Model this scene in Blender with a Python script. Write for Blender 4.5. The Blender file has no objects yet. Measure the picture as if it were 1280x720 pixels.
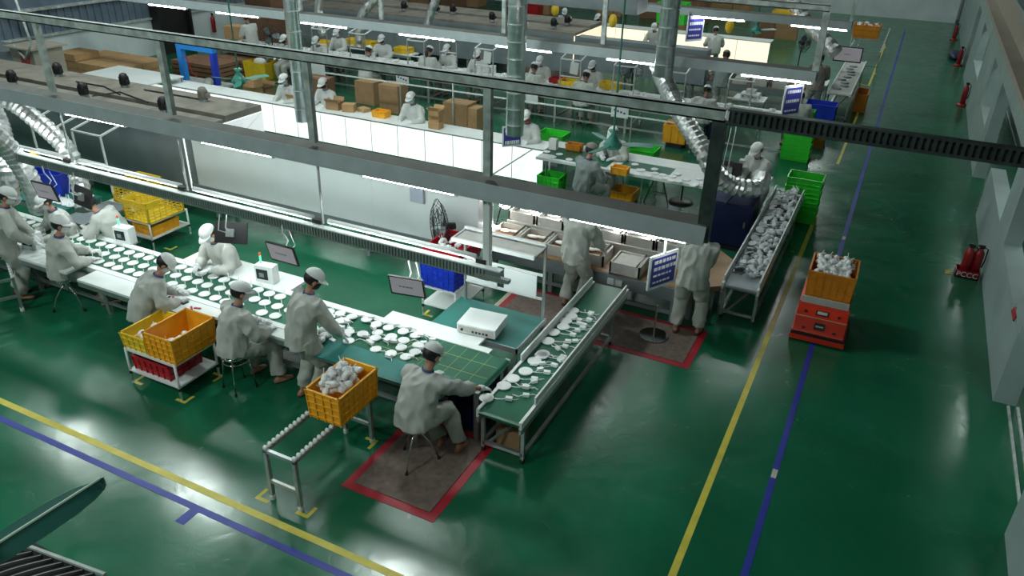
import bpy, math, random
from mathutils import Vector, Matrix, noise
random.seed(7)
R_ = math.radians
SC = bpy.context.scene
COL = SC.collection

# ------------------------------------------------------------------ camera
RW = Matrix(((0.8943124149636188, -0.226372830037666, 0.3859542022865901),
             (0.4468902710267828, 0.4090321633523224, -0.7956015177241227),
             (0.02223488483326816, 0.8839954927283605, 0.4669663571740412)))
FPX = 966.706; CH = 5.6
cd = bpy.data.cameras.new('camera'); cam = bpy.data.objects.new('camera', cd); COL.objects.link(cam)
cam.matrix_world = Matrix.Translation((0, 0, CH)) @ RW.to_4x4()
cd.sensor_width = 36; cd.lens = 36 * FPX / 1280; cd.clip_end = 200; cd.clip_start = 0.05
SC.camera = cam
# ------------------------------------------------------------------ world + exposure
w = bpy.data.worlds.new('world'); SC.world = w; w.use_nodes = True
w.node_tree.nodes['Background'].inputs[0].default_value = (0.55, 0.68, 0.70, 1)
w.node_tree.nodes['Background'].inputs[1].default_value = 0.05
SC.view_settings.view_transform = 'Standard'; SC.view_settings.look = 'None'
SC.view_settings.gamma = 1; SC.view_settings.use_curve_mapping = False
SC.view_settings.exposure = 0.38
TUBE_E = 26.0     # glow of the fluorescent tubes
def area(name, loc, sx, sy, power, col=(0.88, 1, 0.96)):
    l = bpy.data.lights.new(name, 'AREA'); l.shape = 'RECTANGLE'; l.size = sx; l.size_y = sy; l.energy = power; l.color = col
    o = bpy.data.objects.new(name, l); COL.objects.link(o); o.location = loc; return o
# high bay lights under the roof (in fixtures built below)
HB = [(-17.8, 9.9), (-13.2, 9.8), (-7.6, 10.1), (-2.9, 28), (-3.2, 34), (-3.3, 42), (-18, 18), (-12, 20), (-6, 19), (-16, 28), (-9, 28)]
for i, (x, y) in enumerate(HB):
    area('high_bay_glow', (x, y, 8.25), 0.75 if i < 6 else 3, 0.75 if i < 6 else 3, (190 if i < 3 else 110 if i < 6 else 100))  # the wide ones are unseen lamps added for soft fill

# unseen hall lamps added above and behind the camera as fill
HB2 = [(-13, -1), (-7, -1.5), (-1.5, -1)]
for x, y in HB2: area('high_bay_glow', (x, y, 8.25), 1.2, 1.2, 260 if x < -2 else 80)
HB = HB + HB2
for y in (8, 14, 20, 27, 35): area('corridor_fill', (2.6, y, 2.9), .25, 2.5, 14)  # fill lights added to brighten the corridor, without fixtures

# ------------------------------------------------------------------ helpers
def at(px, py, z):
    r = RW @ Vector((px - 640, -(py - 360), -FPX)); t = (z - CH) / r.z
    return Vector((0, 0, CH)) + r * t
def atY(px, py, Y):
    r = RW @ Vector((px - 640, -(py - 360), -FPX)); return Vector((0, 0, CH)) + r * (Y / r.y)

def mat(name, col, rough=0.5, metal=0.0, noise_s=0.0, amt=0.15, bump=0.0, emit=None, es=0.0, trans=0.0, spec=None, coat=0):
    m = bpy.data.materials.new(name); m.use_nodes = True; nt = m.node_tree; b = nt.nodes['Principled BSDF']
    c = (*col, 1)
    b.inputs['Base Color'].default_value = c; b.inputs['Roughness'].default_value = rough; b.inputs['Metallic'].default_value = metal
    if spec is not None: b.inputs['Specular IOR Level'].default_value = spec
    if trans: b.inputs['Transmission Weight'].default_value = trans
    if coat: b.inputs['Coat Weight'].default_value = coat; b.inputs['Coat Roughness'].default_value = .15
    if emit: b.inputs['Emission Color'].default_value = (*emit, 1); b.inputs['Emission Strength'].default_value = es
    if noise_s:
        tc = nt.nodes.new('ShaderNodeTexCoord'); n = nt.nodes.new('ShaderNodeTexNoise'); n.inputs['Scale'].default_value = noise_s
        n.inputs['Detail'].default_value = 5
        nt.links.new(tc.outputs['Object'], n.inputs['Vector'])
        r = nt.nodes.new('ShaderNodeValToRGB'); r.color_ramp.elements[0].position = .3; r.color_ramp.elements[1].position = .7
        r.color_ramp.elements[0].color = tuple(max(0, v * (1 - amt)) for v in col) + (1,)
        r.color_ramp.elements[1].color = tuple(min(1, v * (1 + amt)) for v in col) + (1,)
        nt.links.new(n.outputs['Fac'], r.inputs[0]); nt.links.new(r.outputs[0], b.inputs['Base Color'])
        if bump:
            bp = nt.nodes.new('ShaderNodeBump'); bp.inputs['Strength'].default_value = bump; bp.inputs['Distance'].default_value = .01
            nt.links.new(n.outputs['Fac'], bp.inputs['Height']); nt.links.new(bp.outputs[0], b.inputs['Normal'])
    return m

def floor_mat():
    m = bpy.data.materials.new('green_epoxy'); m.use_nodes = True; nt = m.node_tree; b = nt.nodes['Principled BSDF']; L = nt.links.new
    tc = nt.nodes.new('ShaderNodeTexCoord')
    def nz(s, d=6, dist=0, sc=None):
        n = nt.nodes.new('ShaderNodeTexNoise'); n.inputs['Scale'].default_value = s; n.inputs['Detail'].default_value = d; n.inputs['Distortion'].default_value = dist
        if sc:
            mp = nt.nodes.new('ShaderNodeMapping'); mp.inputs['Scale'].default_value = sc; L(tc.outputs['Object'], mp.inputs[0]); L(mp.outputs[0], n.inputs['Vector'])
        else: L(tc.outputs['Object'], n.inputs['Vector'])
        return n
    a = nz(.5, 6, 1.0); r = nt.nodes.new('ShaderNodeValToRGB')
    r.color_ramp.elements[0].position = .35; r.color_ramp.elements[0].color = (.005, .098, .043, 1)
    r.color_ramp.elements[1].position = .68; r.color_ramp.elements[1].color = (.011, .140, .072, 1)
    L(a.outputs['Fac'], r.inputs[0])
    s = nz(3, 8, 3.5, (1, 6, 1)); sr = nt.nodes.new('ShaderNodeValToRGB'); sr.color_ramp.elements[0].position = .60; sr.color_ramp.elements[1].position = .78
    sr.color_ramp.elements[1].color = (.12, .12, .12, 1); L(s.outputs['Fac'], sr.inputs[0])
    mx = nt.nodes.new('ShaderNodeMix'); mx.data_type = 'RGBA'; L(sr.outputs[0], mx.inputs[0]); L(r.outputs[0], mx.inputs[6]); mx.inputs[7].default_value = (.05, .27, .18, 1)
    L(mx.outputs[2], b.inputs['Base Color'])
    rr = nt.nodes.new('ShaderNodeMapRange'); n2 = nz(1.4, 7, 2); L(n2.outputs['Fac'], rr.inputs[0]); rr.inputs[1].default_value = .3; rr.inputs[2].default_value = .7
    rr.inputs[3].default_value = .17; rr.inputs[4].default_value = .28; L(rr.outputs[0], b.inputs['Roughness'])
    n3 = nz(6, 5, 1); bp = nt.nodes.new('ShaderNodeBump'); bp.inputs['Strength'].default_value = .12; bp.inputs['Distance'].default_value = .015
    L(n3.outputs['Fac'], bp.inputs['Height']); L(bp.outputs[0], b.inputs['Normal'])
    b.inputs['Specular IOR Level'].default_value = .55
    return m

M = dict(
    floor=floor_mat(),
    white=mat('white_paint', (.72, .76, .75), .45, 0, 3, .05),
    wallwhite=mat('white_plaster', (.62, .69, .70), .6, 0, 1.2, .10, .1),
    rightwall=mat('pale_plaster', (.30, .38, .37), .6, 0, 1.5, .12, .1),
    panelwhite=mat('white_enamel_panel', (.74, .80, .80), .35, 0, 1.0, .04),
    grey=mat('grey_enamel_panel', (.19, .225, .24), .45, 0, 2, .12),
    midgrey=mat('mid_grey_steel', (.20, .235, .25), .45, .2, 4, .12),
    dusty=mat('dusty_sheet_top', (.20, .185, .155), .75, 0, 2.5, .25, .2),
    galv=mat('galvanised_steel', (.46, .51, .49), .5, .12, 9, .35),
    darkgalv=mat('dark_galvanised_steel', (.08, .10, .10), .45, .6, 9, .3),
    hood=mat('pale_trunking', (.34, .40, .41), .45, .1, 6, .08),
    alu=mat('aluminium_profile', (.46, .49, .49), .33, .75, 8, .12),
    chrome=mat('chrome', (.7, .7, .7), .14, 1),
    foil=mat('foil_duct', (.66, .68, .68), .30, .8, 14, .15, .3),
    duct=mat('spiral_duct', (.55, .60, .62), .3, .75, 8, .15),
    belt=mat('green_belt', (.006, .105, .055), .35, 0, 5, .15),
    teal=mat('teal_rubber_mat', (.01, .15, .13), .4, 0, 4, .15),
    beltline=mat('belt_line', (.22, .32, .11), .5),
    product=mat('white_plastic', (.80, .82, .82), .35),
    product2=mat('greyish_plastic', (.62, .66, .68), .35, 0, 9, .2),
    yellow=mat('yellow_crate_plastic', (.86, .40, .018), .42, 0, 6, .08),
    lemon=mat('lemon_crate_plastic', (.80, .55, .03), .42, 0, 6, .08),
    orange=mat('orange_crate_plastic', (.62, .22, .012), .45, 0, 6, .1),
    green=mat('bright_green_plastic', (.04, .62, .04), .4, 0, 6, .08),
    blue=mat('blue_plastic', (.012, .045, .52), .4, 0, 6, .1),
    navy=mat('navy_plastic', (.006, .009, .06), .45, 0, 6, .1),
    red=mat('red_plastic', (.42, .012, .02), .4, 0, 6, .1),
    agv=mat('red_enamel', (.62, .035, .012), .35, 0, 5, .08),
    extred=mat('extinguisher_red', (.28, .008, .014), .3),
    black=mat('black_plastic', (.012, .012, .013), .45),
    rubber=mat('black_rubber', (.010, .010, .010), .7),
    screen=mat('lit_screen', (.2, .19, .2), .3, emit=(.52, .50, .55), es=.2),
    screenw=mat('bright_screen', (.3, .3, .3), .3, emit=(.75, .78, .8), es=.8),
    darkscreen=mat('dark_screen', (.02, .03, .03), .15),
    blot=mat('screen_mark', (.2, .26, .36), .4),
    tape=mat('yellow_tape', (.58, .50, .06), .45, 0, 5, .15),
    bluetape=mat('blue_tape', (.018, .035, .30), .45, 0, 5, .15),
    redtape=mat('red_tape', (.36, .012, .025), .5, 0, 5, .1),
    creamtape=mat('cream_tape', (.50, .48, .36), .5, 0, 5, .1),
    mat_=mat('brown_floor_mat', (.155, .115, .095), .75, 0, 14, .25, .3),
    cloth=mat('pale_uniform_cloth', (.45, .47, .435), .85, 0, 7, .05, .25),
    cloth2=mat('grey_uniform_cloth', (.19, .225, .22), .85, 0, 7, .1, .25),
    cloth3=mat('tan_uniform_cloth', (.22, .20, .165), .85, 0, 7, .1, .25),
    clothw=mat('white_uniform_cloth', (.50, .52, .50), .85, 0, 7, .06, .25),
    trouser=mat('grey_trouser_cloth', (.38, .40, .36), .85, 0, 7, .08, .25),
    cap=mat('white_cap_cloth', (.64, .66, .66), .8, 0, 12, .06, .2),
    skin=mat('skin', (.42, .21, .13), .5, 0, 6, .06),
    hair=mat('black_hair', (.012, .01, .01), .5),
    maskb=mat('pale_blue_mask', (.32, .48, .56), .8),
    maskk=mat('black_mask', (.02, .02, .025), .8),
    maskr=mat('red_mask', (.42, .04, .05), .8),
    maskw=mat('white_mask', (.6, .62, .62), .8),
    glove=mat('white_knit_glove', (.68, .70, .70), .85, 0, 20, .08, .3),
    collar=mat('blue_lanyard', (.05, .09, .22), .7),
    shoe=mat('brown_shoe', (.09, .03, .022), .5),
    card=mat('cardboard', (.33, .20, .10), .8, 0, 5, .12),
    card2=mat('brown_carton', (.20, .105, .06), .8, 0, 5, .18),
    card3=mat('tan_carton', (.42, .26, .12), .8, 0, 5, .12),
    wood=mat('brown_table_board', (.30, .165, .075), .45, 0, 3, .3),
    sheet=mat('bluish_paper', (.42, .46, .56), .7),
    trunktop=mat('dusty_trunk_top', (.115, .118, .108), .7, 0, 3, .25, .2),
    tray=mat('grey_tray', (.46, .46, .43), .6, 0, 6, .12),
    cyl=mat('slate_corrugated', (.15, .20, .26), .5, .2, 3, .12),
    roof=mat('roof_sheet', (.10, .12, .12), .7),
    lamp=mat('lamp_glow', (1, 1, 1), .5, emit=(.93, 1, .98), es=TUBE_E),
    bulb=mat('work_lamp_glow', (1, 1, 1), .5, emit=(1, .97, .92), es=26),
    warm=mat('warm_lamp_glow', (1, .8, .6), .5, emit=(1, .62, .34), es=25),
    whiteglow=mat('emissive_white_panel', (.85, .9, .88), .4, emit=(.93, 1, .97), es=.62),  # panel brightness put in as emission, no lamp behind
    creamglow=mat('emissive_cream_panel', (.85, .75, .6), .4, emit=(1, .86, .62), es=.85),  # cream panels also made bright by their own emission
    sign=mat('indigo_sign', (.04, .035, .26), .4),
    bluearm=mat('bright_blue_steel', (.02, .26, .78), .4),
    fan=mat('sea_green_fan', (.03, .20, .155), .35),
    fandark=mat('dark_green_fan', (.012, .075, .058), .35),
    fanrib=mat('pale_rib', (.45, .60, .50), .4),
    beige=mat('beige_trim', (.36, .32, .26), .55, 0, 3, .08),
    beacong=mat('green_beacon', (.1, .8, .4), .4, emit=(.1, .9, .4), es=1.0),
    beaconr=mat('red_beacon', (.6, .08, .04), .4, emit=(.9, .1, .05), es=.2),
    slipper=mat('bare_skin', (.33, .15, .09), .55),
)

class MB:
    def __init__(s): s.v = []; s.f = []; s.m = []; s.mi = 0
    def face(s, idx): s.f.append(idx); s.m.append(s.mi)
    def bx(s, x0, y0, z0, x1, y1, z1):
        b = len(s.v); s.v += [(x, y, z) for z in (z0, z1) for y in (y0, y1) for x in (x0, x1)]
        for q in ((0, 2, 3, 1), (4, 5, 7, 6), (0, 1, 5, 4), (2, 6, 7, 3), (0, 4, 6, 2), (1, 3, 7, 5)): s.face([b + i for i in q])
        return s
    def box(s, c, d, rot=None):
        b = len(s.v); c = Vector(c)
        for z in (-.5, .5):
            for y in (-.5, .5):
                for x in (-.5, .5):
                    p = Vector((x * d[0], y * d[1], z * d[2]))
                    if rot: p = rot @ p
                    s.v.append(tuple(c + p))
        for q in ((0, 2, 3, 1), (4, 5, 7, 6), (0, 1, 5, 4), (2, 6, 7, 3), (0, 4, 6, 2), (1, 3, 7, 5)): s.face([b + i for i in q])
        return s
    def bar(s, p0, p1, a, b_=None, up=(0, 0, 1)):
        p0 = Vector(p0); p1 = Vector(p1); d = p1 - p0; L = d.length; d.normalize(); u = Vector(up)
        if abs(d.dot(u)) > .99: u = Vector((0, 1, 0))
        x = d.cross(u).normalized(); z = x.cross(d)
        rot = Matrix((x, d, z)).transposed()
        return s.box((p0 + p1) / 2, (a, L, b_ or a), rot)
    def rings(s, rs, cap=True, close=False):
        n = len(rs[0]); b = len(s.v)
        for r in rs: s.v += [tuple(p) for p in r]
        for k in range(len(rs) - 1):
            for i in range(n):
                j = (i + 1) % n; s.face([b + k * n + i, b + k * n + j, b + (k + 1) * n + j, b + (k + 1) * n + i])
        if cap:
            s.face([b + i for i in reversed(range(n))]); s.face([b + (len(rs) - 1) * n + i for i in range(n)])
        return s
    def tube(s, pts, r, n=8, cap=True):
        pts = [Vector(p) for p in pts]; rs = []; prev = None
        for i, p in enumerate(pts):
            d = (pts[min(i + 1, len(pts) - 1)] - pts[max(i - 1, 0)]).normalized()
            if prev is None:
                u = Vector((0, 0, 1)) if abs(d.z) < .9 else Vector((1, 0, 0)); x = d.cross(u).normalized()
            else: x = (prev - d * prev.dot(d)).normalized()
            prev = x; y = d.cross(x)
            rr = r[i] if isinstance(r, (list, tuple)) else r
            rs.append([p + (x * math.cos(t) + y * math.sin(t)) * rr for t in [2 * math.pi * k / n for k in range(n)]])
        return s.rings(rs, cap)
    def cyl(s, p0, p1, r0, r1=None, n=12): return s.tube([p0, p1], [r0, r0 if r1 is None else r1], n)
    def ell(s, c, r, nu=12, nv=8, rot=None, keep=None):
        c = Vector(c); b = len(s.v)
        for i in range(nv + 1):
            ph = math.pi * i / nv
            for j in range(nu):
                th = 2 * math.pi * j / nu
                p = Vector((r[0] * math.sin(ph) * math.cos(th), r[1] * math.sin(ph) * math.sin(th), r[2] * math.cos(ph)))
                if rot: p = rot @ p
                s.v.append(tuple(c + p))
        for i in range(nv):
            for j in range(nu):
                k = (j + 1) % nu
                if keep:
                    ph = math.pi * (i + .5) / nv; th = 2 * math.pi * (j + .5) / nu
                    if not keep(math.sin(ph) * math.cos(th), math.sin(ph) * math.sin(th), math.cos(ph)): continue
                s.face([b + i * nu + j, b + (i + 1) * nu + j, b + (i + 1) * nu + k, b + i * nu + k])
        return s
    def prism(s, pts, z0, z1):
        n = len(pts); b = len(s.v); s.v += [(x, y, z0) for x, y in pts] + [(x, y, z1) for x, y in pts]
        s.face([b + i for i in reversed(range(n))]); s.face([b + n + i for i in range(n)])
        for i in range(n):
            j = (i + 1) % n; s.face([b + i, b + j, b + n + j, b + n + i])
        return s
    def mesh(s, name, mats, smooth=False):
        me = bpy.data.meshes.new(name); me.from_pydata([tuple(v) for v in s.v], [], s.f)
        for m in (mats if isinstance(mats, (list, tuple)) else [mats]): me.materials.append(m)
        if any(s.m): me.polygons.foreach_set('material_index', s.m)
        if smooth: me.polygons.foreach_set('use_smooth', [True] * len(me.polygons))
        me.update(); return me
    def build(s, name, mats, parent=None, smooth=False, org=False):
        me = s.mesh(name, mats, smooth); o = bpy.data.objects.new(name, me); COL.objects.link(o)
        if parent is not None: o.parent = parent
        elif org:
            xs = [v[0] for v in s.v]; ys = [v[1] for v in s.v]; zs = [v[2] for v in s.v]
            c = Vector(((min(xs) + max(xs)) / 2, (min(ys) + max(ys)) / 2, min(zs)))
            me.transform(Matrix.Translation(-c)); o.location = c
        return o

def tag(o, label=None, cat=None, group=None, kind=None):
    if label: o['label'] = label
    if cat: o['category'] = cat
    if group: o['group'] = group
    if kind: o['kind'] = kind
    return o
def thing(name, label, cat, loc=(0, 0, 0), rz=0, group=None):
    o = bpy.data.objects.new(name, None); COL.objects.link(o); o.empty_display_size = .1
    o.location = loc; o.rotation_euler = (0, 0, rz); return tag(o, label, cat, group)
def struct(o): o['kind'] = 'structure'; return o
def solo(mb, name, mats, label, cat, group=None, smooth=False):
    return tag(mb.build(name, mats, None, smooth, True), label, cat, group)
KIDS = {}
def dup(root, loc, rz, label=None, group=None, sc=1.0):
    r = root.copy(); COL.objects.link(r); r.location = loc; r.rotation_euler = (root.rotation_euler[0], root.rotation_euler[1], rz); r.scale = (sc,) * 3
    if label: r['label'] = label
    if group: r['group'] = group
    if root.name not in KIDS: KIDS[root.name] = [(c, list(c.children)) for c in root.children]
    for ch, gs in KIDS[root.name]:
        c = ch.copy(); COL.objects.link(c); c.parent = r
        for g in gs:
            d = g.copy(); COL.objects.link(d); d.parent = c
    return r

# ================================================================== SETTING
struct(MB().bx(-23.2, -4, -.2, 12, 45.6, 0).build('floor', M['floor']))
struct(MB().bx(-23.2, -4, 9.0, 12, 45.6, 9.15).build('ceiling', M['roof']))
# left wall: white masonry below, slate corrugated sheet above, ledge between
mb = MB().bx(-23.25, -4, 0, -23, 45.6, 1.16); wl = struct(mb.build('wall_left', M['wallwhite']))
mb = MB().bx(-23.3, -4, 1.22, -23.08, 45.6, 1.9)
for i in range(170): mb.bx(-23.08, 4 + i * .25, 1.22, -23.04, 4.05 + i * .25, 1.9)
c = mb.build('corrugated_sheet', M['cyl'], wl)
MB().bx(-23.3, -4, 1.98, -23.08, 45.6, 9).build('upper_sheet', M['cyl'], wl)
MB().bx(-23.25, -4, 1.16, -22.93, 45.6, 1.22).build('ledge', M['galv'], wl)
MB().bx(-23.25, -4, 1.9, -22.95, 45.6, 1.98).build('rail', M['galv'], wl)
struct(MB().bx(-23.2, 45.4, 0, 12, 45.6, 9).build('wall_far', M['wallwhite']))
struct(MB().bx(-23.2, -4.2, 0, 12, -4, 9).build('wall_back', M['roof']))
# right wall: low breast wall, pillars, lintel, openings between
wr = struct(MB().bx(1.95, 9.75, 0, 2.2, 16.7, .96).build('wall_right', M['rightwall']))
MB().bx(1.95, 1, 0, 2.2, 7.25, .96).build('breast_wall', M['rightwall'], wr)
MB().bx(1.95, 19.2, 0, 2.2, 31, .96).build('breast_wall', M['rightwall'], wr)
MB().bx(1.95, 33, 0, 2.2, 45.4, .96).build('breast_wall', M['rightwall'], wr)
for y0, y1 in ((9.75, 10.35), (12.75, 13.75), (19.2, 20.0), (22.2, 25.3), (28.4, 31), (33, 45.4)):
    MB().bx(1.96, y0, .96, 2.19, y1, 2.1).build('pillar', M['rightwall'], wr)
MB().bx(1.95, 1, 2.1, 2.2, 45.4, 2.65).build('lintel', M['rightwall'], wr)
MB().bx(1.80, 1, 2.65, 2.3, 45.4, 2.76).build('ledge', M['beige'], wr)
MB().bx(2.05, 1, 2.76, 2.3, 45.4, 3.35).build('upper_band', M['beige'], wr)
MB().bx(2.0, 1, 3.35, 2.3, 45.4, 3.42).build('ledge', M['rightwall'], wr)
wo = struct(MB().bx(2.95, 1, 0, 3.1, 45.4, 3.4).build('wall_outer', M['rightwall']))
MB().bx(2.93, 1, .0, 2.95, 45.4, .12).build('skirting', M['rightwall'], wo)
for i, y in enumerate((12.0, 17.5, 23.5, 30)):
    wn = struct(MB().bx(2.90, y, 1.0, 2.95, y + 1.3, 2.0).build('window_%d' % (i + 1), M['beige']))
    for k in range(2): MB().bx(2.88, y + .08 + k * .62, 1.08, 2.90, y + .60 + k * .62, 1.92).build('pane', M['midgrey'], wn)
solo(MB().bx(2.92, 14.6, .95, 2.95, 15.5, 1.25), 'wall_plate', M['sign'], 'small blue plate fixed on the wall seen through the right-hand opening', 'sign')
# door track in the near opening of the right wall
solo(MB().bx(2.1, 7.3, 0, 2.13, 9.7, .02).bx(2.2, 7.3, 0, 2.23, 9.7, .03), 'door_track', M['galv'], 'pale metal sliding door track on the floor at the right opening', 'track')
tr = solo(MB().bx(2.4, 5, 3.42, 2.75, 45, 3.62), 'cable_tray', M['black'], 'dark cable tray running along the top of the right wall', 'cable tray')
for i in range(22): MB().bx(2.28, 6.2 + i * 1.7 - 25, 0, 2.42, 6.3 + i * 1.7 - 25, .06).build('bracket', M['black'], tr).location = (-2.575, 0, .02)
# dark steel column against left wall
solo(MB().bx(-22.95, 19.1, 0, -22.75, 20.3, 9).bx(-23, 19.0, 0, -22.6, 19.1, 9).bx(-23, 20.3, 0, -22.6, 20.4, 9), 'steel_column', M['black'], 'dark steel building column against the left wall', 'column')

# ------------------------------------------------------------------ floor tape
def tape(name, mt, x0, y0, x1, y1, label, z=.003):
    return solo(MB().bx(x0, y0, 0.0005, x1, y1, z), name, M[mt], label, 'floor tape')
tape('floor_line', 'tape', -14, 4.0, -1.6, 4.075, 'long yellow floor line crossing the lower left floor')
tape('floor_line', 'bluetape', -14, 3.79, -1.6, 3.86, 'long blue floor line just in front of the yellow line at lower left')
tape('floor_line', 'bluetape', -5.33, 3.6, -5.22, 3.79, 'short blue tape stub beside the blue line at lower left')
tape('floor_line', 'tape', -.86, 2, -.79, 15.06, 'long yellow floor line running away up the right aisle')
solo(MB().prism([(-.86, 15.06), (-.79, 15.06), (-1.18, 15.32), (-1.22, 15.27)], .0005, .003), 'floor_line', M['tape'], 'short slanted yellow tape at far end of the aisle line', 'floor tape')
tape('floor_line', 'tape', -.84, 18.6, -.78, 24.2, 'yellow floor line segment in the right aisle beyond the tall green crates')
tape('floor_line', 'tape', -.84, 27.6, -.78, 36, 'farthest yellow floor line segment near the orange crate frame')
tape('floor_line', 'tape', -1.5, 27.55, -.78, 27.6, 'short crosswise yellow tape near the far conveyor')
tape('floor_line', 'bluetape', -.27, 2, -.20, 40, 'long blue floor line up the right aisle under the red vehicle')
for yy, lb in ((7.0, 'small cream marker stuck on the blue aisle line, nearest'), (14.1, 'small pale marker stuck on the blue aisle line beyond the red vehicle')):
    solo(MB().bx(-.262, yy, .003, -.208, yy + .15, .006), 'floor_marker', M['creamtape'], lb, 'floor marker')
tape('floor_line', 'creamtape', -4.62, 8.0, -4.5, 9.9, 'cream floor strip behind the blue crate trolley')
def mat_with_border(x0, y0, x1, y1, label, l2):
    b = .1; m = MB()
    m.bx(x0 - b, y0 - b, .0006, x1 + b, y0, .004).bx(x0 - b, y1, .0006, x1 + b, y1 + b, .004).bx(x0 - b, y0, .0006, x0, y1, .004).bx(x1, y0, .0006, x1 + b, y1, .004)
    solo(m, 'tape_border', M['redtape'], l2, 'floor tape')
    solo(MB().bx(x0, y0, 0.0006, x1, y1, .012), 'floor_mat', M['mat_'], label, 'mat')
mat_with_border(-4.12, 4.85, -3.2, 6.05, 'brown anti-fatigue mat under the nearest seated worker', 'red tape border around the nearest brown mat')
mat_with_border(-2.95, 8.72, -1.7, 9.6, 'brown mat under the worker standing at the bench end', 'red tape border around the mat at the bench end')
mat_with_border(-4.45, 8.72, -3.35, 9.6, 'brown mat under the worker at the tray bench middle', 'red tape border around the mat at the tray bench middle')
def corner(p, s, r, label):
    m = MB().bx(-.02, -.02, .0006, .14, .02, .003).bx(-.02, .02, .0006, .02, .14, .003)
    o = m.build('tape_corner', M['tape']); o.location = (p[0], p[1], 0); o.rotation_euler = (0, 0, r); tag(o, label, 'floor tape')
corner(at(231, 503, 0), 1, R_(90), 'yellow corner tape under front leg of crate trolley')
corner(at(168, 477, 0), 1, R_(0), 'yellow corner tape under left leg of crate trolley')
corner(at(277, 470, 0), 1, R_(180), 'yellow corner tape under right leg of crate trolley')
corner(at(384, 646, 0), 1, R_(90), 'yellow corner tape under right front foot of roller stand')
corner(at(322, 622, 0), 1, R_(0), 'yellow corner tape beside left front foot of roller stand')
corner(at(470, 552, 0), 1, R_(180), 'yellow corner tape at rear foot of roller stand')
corner(at(530, 393, 0), 1, R_(0), 'yellow corner tape under the blue crate trolley')
corner(at(213, 312, 0), 1, R_(90), 'yellow corner tape under the yellow basket trolley')

# ================================================================== OVERHEAD
# high bay lamps, with housings for the added fill lamps too
for i, (x, y) in enumerate(HB):
    t = thing('high_bay_lamp', 'high bay lamp hanging under the roof', 'lamp', (x, y, 8.3), 0, 'high bay lamps under the roof')
    MB().cyl((0, 0, 0), (0, 0, .25), .5, .2, 16).build('shade', M['alu'], t); MB().cyl((0, 0, .25), (0, 0, .7), .02).build('rod', M['alu'], t)

def tube_light(x0, x1, y, z, label, group=None, hang=.05):
    t = thing('tube_light', label, 'tube light', ((x0 + x1) / 2, y, z), 0, group); L = (x1 - x0) / 2
    MB().cyl((-L + .03, 0, 0), (L - .03, 0, 0), .019, n=8).build('tube', M['lamp'], t, True)
    MB().bx(-L, -.03, .022, L, .03, .022 + hang).bx(-L, -.022, -.022, -L + .03, .022, .022).bx(L - .03, -.022, -.022, L, .022, .022).build('batten', M['white'], t)
    return t
HX = [-9.83, -7.68, -5.55, -3.40, -1.25]
def frame(y, x0, x1, zt, zb, hx, label, rowname, trayend=None):
    t = thing('overhead_frame', label, 'overhead frame', (0, y, 0))
    # upper C channel
    m = MB().bx(x0, -.03, zb - .1, x1, -.012, zb).bx(x0, -.03, zb - .012, x1, .05, zb).bx(x0, -.03, zb - .1, x1, .05, zb - .088)
    m.build('upper_channel', M['galv'], t)
    # trunking: dusty top, pale underside
    def prof(pts): return MB().rings([[(x, py, pz) for py, pz in pts] for x in (x0, x1)])
    prof([(-.09, zt + .145), (.10, zt + .17), (.10, zt + .02), (-.09, zt + .02)]).build('trunking', M['trunktop'], t)
    prof([(-.095, zt + .15), (-.091, zt + .15), (-.14, zt - .01), (-.146, zt - .01)]).build('reflector', M['hood'], t)
    prof([(-.14, zt + .0), (-.14, zt + .012), (.1, zt + .018), (.1, zt + .006)]).build('underside', M['hood'], t)
    for x in hx: MB().bx(x - .04, -.03, zt + .2, x + .04, .03, zb - .1).build('hanger', M['galv'], t)
    return t
f1 = frame(6.4, -16, -1.2, 2.82, 3.98, HX[:-1], 'nearest steel overhead frame above the near conveyor line', 'near')
MB().bx(-1.29, -.05, 2.8, -1.18, .04, 3.88).build('end_post', M['darkgalv'], f1)
# slotted cable channel continuing to the right
m = MB().bx(-1.18, -.03, 3.86, 6, .05, 3.885).bx(-1.18, -.03, 3.975, 6, .05, 3.99).bx(-1.18, .04, 3.885, 6, .05, 3.975)
for i in range(150): m.bx(-1.15 + i * .048, -.03, 3.885, -1.125 + i * .048, -.022, 3.975)
m.build('slotted_channel', M['darkgalv'], f1)
# lower aluminium rail with rods
MB().bx(-16, -.10, 2.035, -3.2, -.02, 2.05).build('upper_flange', M['white'], f1)
MB().bx(-16, -.095, 1.915, -3.2, -.05, 1.93).build('lower_flange', M['alu'], f1)
MB().bx(-16, -.085, 1.93, -3.2, -.08, 2.035).build('web', M['midgrey'], f1)
m = MB()
for i in range(260): m.bx(-13.9 + i * .0405, -.098, 1.93, -13.882 + i * .0405, -.086, 2.035)
tag(m.build('rail_slats', M['alu'], f1), kind='stuff')
for x in HX[:-1]: MB().cyl((x, .02, 2.05), (x, .02, 2.86), .016, n=8).build('drop_rod', M['alu'], f1, True)
MB().bx(-3.44, -.02, 1.9, -3.37, .05, 2.84).build('end_drop_post', M['white'], f1)
MB().bx(-3.5, -.1, 1.93, -3.1, -.04, 1.97).bx(-3.46, -.08, 1.9, -3.34, .1, 1.94).build('end_bracket', M['alu'], f1)
for x in HX[:-1]: MB().bx(x - .12, -.03, 2.05, x + .0, .03, 2.10).build('rail_clamp', M['black'], f1)
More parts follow.
